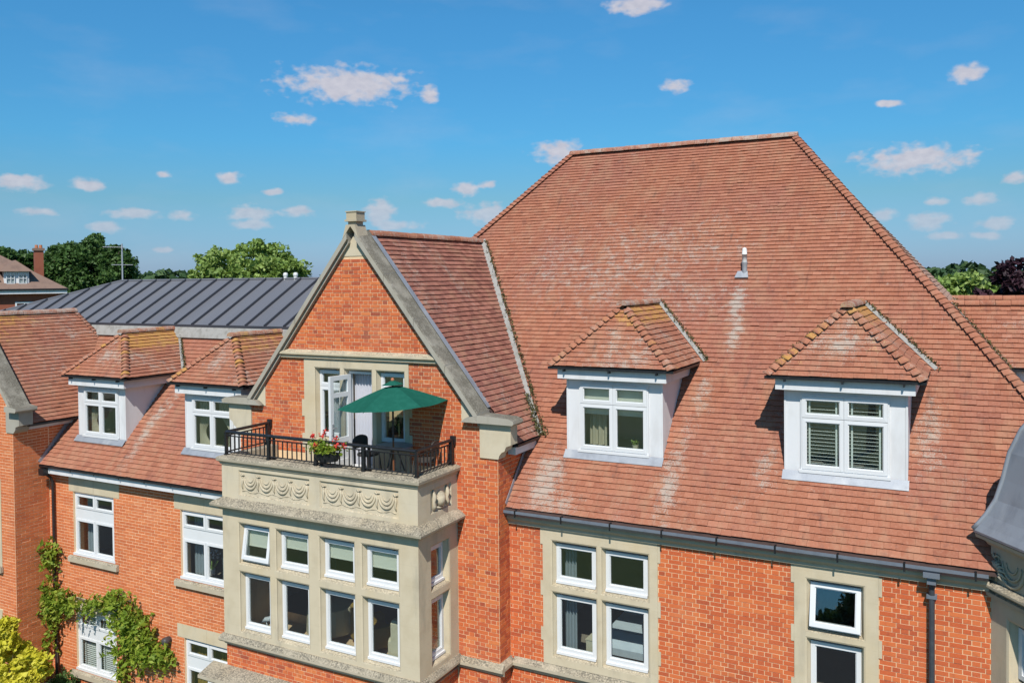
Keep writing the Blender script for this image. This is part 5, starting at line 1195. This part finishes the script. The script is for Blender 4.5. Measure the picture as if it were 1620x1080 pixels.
bx = thing('bedside_box', 'pale box beside the curtain in the big stone window', 'box', (1.5, .6, 4.96)); B(1.35, 1.66, .45, .8, 4.965, 5.55).build('carcass', M_pale, bx); B(1.34, 1.67, .44, .81, 5.552, 5.57).build('lid', M_pale, bx)
# front dormers
roller('cream roller blind drawn a third down in the left front dormer', d1x-.62, d1x+.62, DY+.09, DZ+.74, DZ+1.28)
pp = thing('potted_plant', 'small succulent in a pale pot on the dormer window sill', 'plant', (d1x+.36, DY+.14, DZ+.09))
MB().lathe([(.001, 0), (.045, 0), (.06, .1), (.001, .09)], (d1x+.36, DY+.16, DZ+.09), 10).build('pot', M_pale, pp); C = np.array((d1x+.36, DY+.16, DZ+.22))+rng.normal(size=(60, 3))*.03; leafmesh('leaves', C, .04, M_lfm, pp, (d1x+.36, DY+.16, DZ+.19))
curtain('curtain', 'pale curtain behind the lower left pane of the left front dormer', 'curtain', d1x-.6, d1x-.25, DY+.3, DZ+.1, DZ+.75, M_cream, folds=3)
venetian('white venetian blind across the left half of the right front dormer', d2x-.63, d2x-.03, DY+.07, DZ+.08, DZ+1.28, pitch=.06, ang=.05, hd=.011)
venetian('white venetian blind across the right half of the right front dormer', d2x+.03, d2x+.63, DY+.07, DZ+.08, DZ+1.28, pitch=.06, ang=.05, hd=.011)
# wing dormers: tied-back cream curtains
for nm, xc in (('left', l1), ('right', l2)):
    for sd_, sg in (('left', -1), ('right', 1)):
        if nm == 'left' and sd_ == 'right': continue
        curtain('curtain', sd_+' tied-back cream curtain in the '+nm+' dormer of the brick wing', 'curtain', xc+sg*.60, xc+sg*.04, LDY+.14, LDZ+.08, LDZ+1.24, M_cream, folds=6, amp=.022, tie=LDZ+.42, pull=.62)
curtain('curtain', 'grey curtain in the upper left window of the brick wing', 'curtain', -12.36, -11.95, LY+.33, 5.4, 6.95, M_bluec, folds=4)
curtain('curtain', 'grey curtain at the left of the wing window beside the bay', 'curtain', -8.48, -8.10, LY+.33, 5.4, 6.95, M_bluec, folds=4)
curtain('curtain', 'grey curtain at the right of the wing window beside the bay', 'curtain', -7.12, -7.55, LY+.33, 5.4, 6.95, M_bluec, folds=4)
pp = thing('orchid', 'white orchid on the sill of the wing window beside the bay', 'plant', (-8.0, .15, 5.4))
MB().lathe([(.001, 0), (.06, 0), (.08, .14), (.001, .12)], (-8.0, .17, 5.4), 10).build('pot', M_white, pp); m = MB()
for i in range(6): a = i*1.05; m.tube([(-8.0, .17, 5.52), (-8.0+.12*math.cos(a), .17+.05*math.sin(a), 5.66), (-8.0+.22*math.cos(a), .17+.09*math.sin(a), 5.78)], [.012, .02, .004], 5, c=(.5, 0, 0))
m.build('leaves', M_lfm, pp); C = np.array((-7.9, .17, 5.95))+rng.normal(size=(40, 3))*(.12, .03, .08); leafmesh('petals', C, .05, M_net, pp, (-7.9, .17, 5.9))
for sd_, (a, b) in (('left', (-12.34, -11.68)), ('right', (-11.62, -10.96))):
    venetian(sd_+' venetian blind in the ground-floor window behind the wisteria', a, b, LY+.16, 2.52, 3.90, pitch=.05, mat=M_pvc)
for sd_, (a, b) in (('left', (-8.42, -7.80)), ('right', (-7.66, -7.05))):
    curtain('curtain', sd_+' gold curtain behind the glazed door under the bay', 'curtain', a, b, LY+.3, 1.4, 3.95, M_gold, folds=6, amp=.025)
# ------------------------------------------------------------------ distant house, aerial
dh = thing('distant_house', 'distant red brick house with brown tile roof and chimney at the left edge', 'house', (-54, 27, GZ))
ex = Vector((.45, .893, 0)); ey = Vector((-.893, .45, 0)); O_ = Vector((-48.75, 24.1, 0))
Td = lambda p: tuple(O_+ex*p[0]+ey*p[1]+Vector((0, 0, p[2])))
B(-16, 0, 0, 9, GZ, 11.55, T=Td).build('wall', M_farbrick, dh)
MB(Td).box(-16.4, .4, -.45, 9.4, 11.55, 11.85).build('eaves', M_paint, dh)
MB(Td).box(-16.45, .45, -.55, -.46, 11.78, 11.9).build('gutter', M_black, dh)
m = MB(Td); m.add([(-16.5, -.5, 11.86), (.5, -.5, 11.86), (.5, 9.5, 11.86), (-16.5, 9.5, 11.86), (-3.6, 4.5, 14.55), (-13, 4.5, 14.55)], [(0, 1, 4, 5), (1, 2, 4), (2, 3, 5, 4), (3, 0, 5)]); rf = m.build('roof', M_fartile, dh)
c = node('chimney', rf, Td((-1.5, 2.6, 12.5))); B(-1.30, -.75, 1.9, 2.6, 12.2, 14.6, T=Td).build('stack', M_farbrick, c); B(-1.38, -.67, 1.82, 2.68, 14.6, 14.78, T=Td).build('cap', M_fartile, c)
for x in (-1.15, -.88): MB(Td).lathe([(.12, 14.78), (.10, 15.02), (.001, 15.02)], (x, 2.25, 0), 8).build('pot', M_terra, c)
for xc in (-2.6, -4.9):
    d = node('dormer', dh, Td((xc, .4, 12.3))); B(xc-.75, xc+.75, .3, 2.2, 12.1, 13.1, T=Td).build('boarded_wall', M_paint, d)
    MB(Td).add([(xc-1.0, .0, 13.1), (xc+1.0, .0, 13.1), (xc, .9, 13.9), (xc, 3.4, 13.9), (xc-1, 2.6, 13.1), (xc+1, 2.6, 13.1)], [(0, 1, 2), (1, 5, 3, 2), (0, 2, 3, 4), (0, 4, 5, 1)]).build('dormer_roof', M_fartile, d)
    for k in (-.37, .37):
        B(xc+k-.26, xc+k+.26, .26, .295, 12.25, 13.0, T=Td).build('pane', M_glass, d); m = MB(Td)
        for t in (-.26, 0, .22): m.box(xc+k+t, xc+k+t+.04, .22, .258, 12.25, 13.0)
        for z in (12.25, 12.60, 12.96): m.box(xc+k-.26, xc+k+.26, .215, .257, z, z+.04)
        m.build('glazing_bar', M_white, d)
for xc in (-2.2, -5.6, -8.5):
    w = node('window', dh, Td((xc, -.03, 9.6))); MB(Td).ring((xc-.55, xc+.55, 9.5, 11.0), (xc-.45, xc+.45, 9.6, 10.9), -.06, .02).build('frame', M_white, w); B(xc-.45, xc+.45, -.03, -.02, 9.6, 10.9, T=Td).build('pane', M_glass, w); m = MB(Td); m.box(xc-.02, xc+.02, -.055, -.031, 9.6, 10.9); m.box(xc-.45, xc+.45, -.055, -.031, 10.25, 10.29); m.build('glazing_bar', M_white, w)
for x in (-6.6, -3.9): MB(Td).tube([(x, -.15, GZ), (x, -.15, 11.3), (x, -.5, 11.75)], .07, 6).build('downpipe', M_black, dh)
an = thing('television_aerial', 'tall television aerial mast above the left end of the metal roof', 'aerial', (-18.66, 6.1, 10.6))
MB().tube([(-18.66, 6.1, 10.3), (-18.66, 6.1, 13.62)], .028, 6).build('mast', M_ali, an)
Ta = lambda p: tuple(Vector((-18.66, 6.1, 13.50))+ex*p[0]+ey*p[1]+Vector((0, 0, p[2])))
MB(Ta).tube([(-.62, 0, 0), (.1, 0, 0)], .014, 5).build('boom', M_ali, an)
for i in range(9): MB(Ta).tube([(-.6+.075*i, -.12, .0), (-.6+.075*i, .12, .0)], .007, 4).build('element', M_ali, an)
MB(Ta).tube([(.02, 0, -.18), (-.03, 0, 0), (.02, 0, .10)], .012, 4).build('reflector', M_ali, an); MB(Ta).tube([(-.35, 0, -.62), (.35, 0, -.62)], .012, 5).build('lower_boom', M_ali, an)
for i in range(4): MB(Ta).tube([(-.3+.2*i, -.1, -.62), (-.3+.2*i, .1, -.62)], .006, 4).build('element', M_ali, an)
# ------------------------------------------------------------------ trees and climbers
tree('dense_tree', 'large dark green tree behind the distant chimney', (-66, 38, GZ), (-61.3, 35.1, 12.3), (4.2, 3.6, 3.9), 230, 220, .8, .2, M_lfd, trunk=.4)
tree('conifer', 'spreading dark green tree just left of the large one', (-72, 36, GZ), (-68.6, 33.0, 13.0), (3.6, 3.2, 2.2), 60, 220, 1.0, .26, M_lfd, trunk=.35)
tree('lime_tree', 'fresh green broadleaf tree showing above the metal roof', (-22.2, 16, GZ), (-22.1, 15.7, 11.5), (3.1, 2.7, 2.45), 330, 95, .42, .135, M_lfm, trunk=.22)
tree('green_tree', 'bright green tree just right of the main roof hip', (7.2, 36.5, GZ), (7.3, 36.8, 9.6), (2.1, 2.0, 2.9), 80, 130, .6, .2, M_lfm, trunk=.22)
tree('copper_beech', 'dark purple-leaved tree at the right edge beyond the roof', (10.2, 33, GZ), (10.35, 33, 10.2), (2.1, 2.0, 2.7), 80, 130, .5, .2, M_lfp, trunk=.22)
tree('copper_shrub', 'low purple-leaved tree in front of the bright green one', (8.4, 31, GZ), (8.55, 31, 9.2), (.95, .9, 2.1), 30, 110, .45, .17, M_lfp, trunk=.12)
C = []; cc = []
for i in range(150):
    a = math.radians(rng.uniform(-70, 12)); r_ = rng.uniform(330, 520); h = 6+8*fbm(a*25, 1.2, 91)
    q = rng.normal(size=(150, 3)); q /= np.linalg.norm(q, axis=1)[:, None]; q *= np.array((9, 9, h*.55)); q[:, 2] += 3.0+h*.5
    C.append(np.array((7.5+r_*math.sin(a), -14+r_*math.cos(a), GZ))+q); cc.append(np.clip(rng.random(150)*.6+rng.uniform(0, .4), 0, 1))
leafmesh('far_wood', np.concatenate(C), 2.6, M_lff, None, (0, 400, GZ), cmul=np.concatenate(cc), kind='stuff', label='far-off dark green woods along the horizon', cat='woods', asp=1.2)
# garden tree across the drive, mirrored by the open pane
tree('garden_tree', 'dark green tree across the drive, mirrored in the open right-hand window pane', (2.4, -42, GZ), (2.4, -42, 9.6), (2.7, 2.6, 3.3), 70, 160, .9, .3, M_lfd, trunk=.3)
# wisteria
wi = thing('wisteria', 'green wisteria climbing the downpipe and arching over the ground-floor window', 'climber', (-13.0, -.4, GZ))
PTH = [[(-13.13, 1.2), (-13.1, 3.0), (-13.13, 4.4), (-13.17, 5.7)], [(-13.1, 3.8), (-12.5, 4.3), (-11.8, 4.28), (-11.2, 4.42), (-10.7, 4.66), (-10.2, 4.55)], [(-10.4, 1.2), (-10.5, 2.6), (-10.35, 3.4), (-10.1, 4.3)], [(-10.2, 3.9), (-9.6, 3.6), (-9.2, 3.45), (-8.95, 3.66)], [(-13.1, 4.1), (-13.5, 3.95), (-13.8, 3.8)]]
m = MB()
for P in PTH: m.tube([(x, -.31, z) for x, z in P], [.022]*len(P), 5)
m.build('stem', M_bark, wi)
L_ = [];  cl = []
def spray(x, z, n, sx_, sz_, yy0=-.42, sy_=.09):
    for _ in range(n):
        o = np.array((rng.normal(x, sx_), min(-.26, rng.normal(yy0, sy_)), rng.normal(z, sz_))); a = rng.uniform(0, 6.28); d = np.array((math.cos(a), -.35, math.sin(a)*.55-.45)); ln = rng.uniform(.12, .26); tone = rng.random()
        for k in range(7): t = k/6; L_.append(o+d*ln*t+np.array((0, 0, -.08*t*t))+rng.normal(size=3)*.018); cl.append(np.clip(tone*.75+rng.random()*.3, 0, 1))
for P in PTH[:2]+PTH[3:]:
    for (x, z), (x2, z2) in zip(P, P[1:]):
        for t in np.linspace(0, 1, 5):
            if z+(z2-z)*t > 3.3: spray(x+(x2-x)*t, z+(z2-z)*t, 6, .14, .11)
for x, z, n, a, b in ((-13.15, 5.4, 30, .10, .15), (-13.2, 4.2, 80, .26, .2), (-12.6, 4.2, 18, .2, .1), (-10.15, 4.2, 95, .30, .22), (-9.85, 3.8, 100, .24, .26), (-10.3, 3.7, 45, .16, .24), (-10.05, 3.3, 30, .24, .2), (-9.0, 3.55, 34, .16, .10), (-10.45, 2.9, 30, .12, .25), (-10.7, 4.5, 26, .16, .12), (-13.2, 3.3, 26, .12, .35), (-13.5, 3.9, 24, .14, .1)): spray(x, z, n, a, b)
leafmesh('foliage', np.array(L_), .05, M_lfw, wi, (-11.5, -.4, 3), cmul=np.array(cl), kind='stuff', asp=2.3, up=.25, jit=.5)
sh = thing('golden_shrub', 'bright golden-yellow shrub in the bottom left corner', 'shrub', (-12.9, -1.95, GZ))
m = MB()
for i in range(6): a = i*1.05; m.tube([(-12.9, -1.95, GZ), (-12.9+.3*math.cos(a), -1.95+.25*math.sin(a), 2.6), (-12.9+.6*math.cos(a), -1.95+.4*math.sin(a), 3.5)], [.03, .02, .008], 5)
m.build('stem', M_bark, sh)
Cs, cs = [], []
for c_, r_, nc, pr in (((-12.75, -1.95, 3.15), (.95, .6, .7), 40, 90), ((-12.5, -1.95, 3.95), (.22, .2, .38), 12, 70), ((-11.75, -1.9, 3.25), (.35, .3, .5), 16, 80), ((-13.1, -2.0, 3.5), (.5, .4, .55), 18, 80), ((-12.2, -2.0, 2.6), (.7, .5, .5), 24, 90)):
    a, b = clumps(c_, r_, nc, pr, .2); Cs.append(a); cs.append(b)
leafmesh('foliage', np.concatenate(Cs), .075, M_lfy, sh, (-12.7, -1.95, 2.4), cmul=np.concatenate(cs), kind='stuff', asp=1.5, up=.5)
bs = thing('clipped_shrub', 'low grey-green shrub at the foot of the wisteria', 'shrub', (-12.3, -.75, GZ))
MB().tube([(-12.3, -.75, GZ), (-12.3, -.75, 2.1)], .03, 5).build('stem', M_bark, bs); a, b = clumps((-12.35, -.75, 1.9), (.6, .35, .6), 40, 80, .18); leafmesh('foliage', a, .05, M_lfd, bs, (-12.3, -.75, 1.5), cmul=b, kind='stuff')
S.render.engine = 'CYCLES'
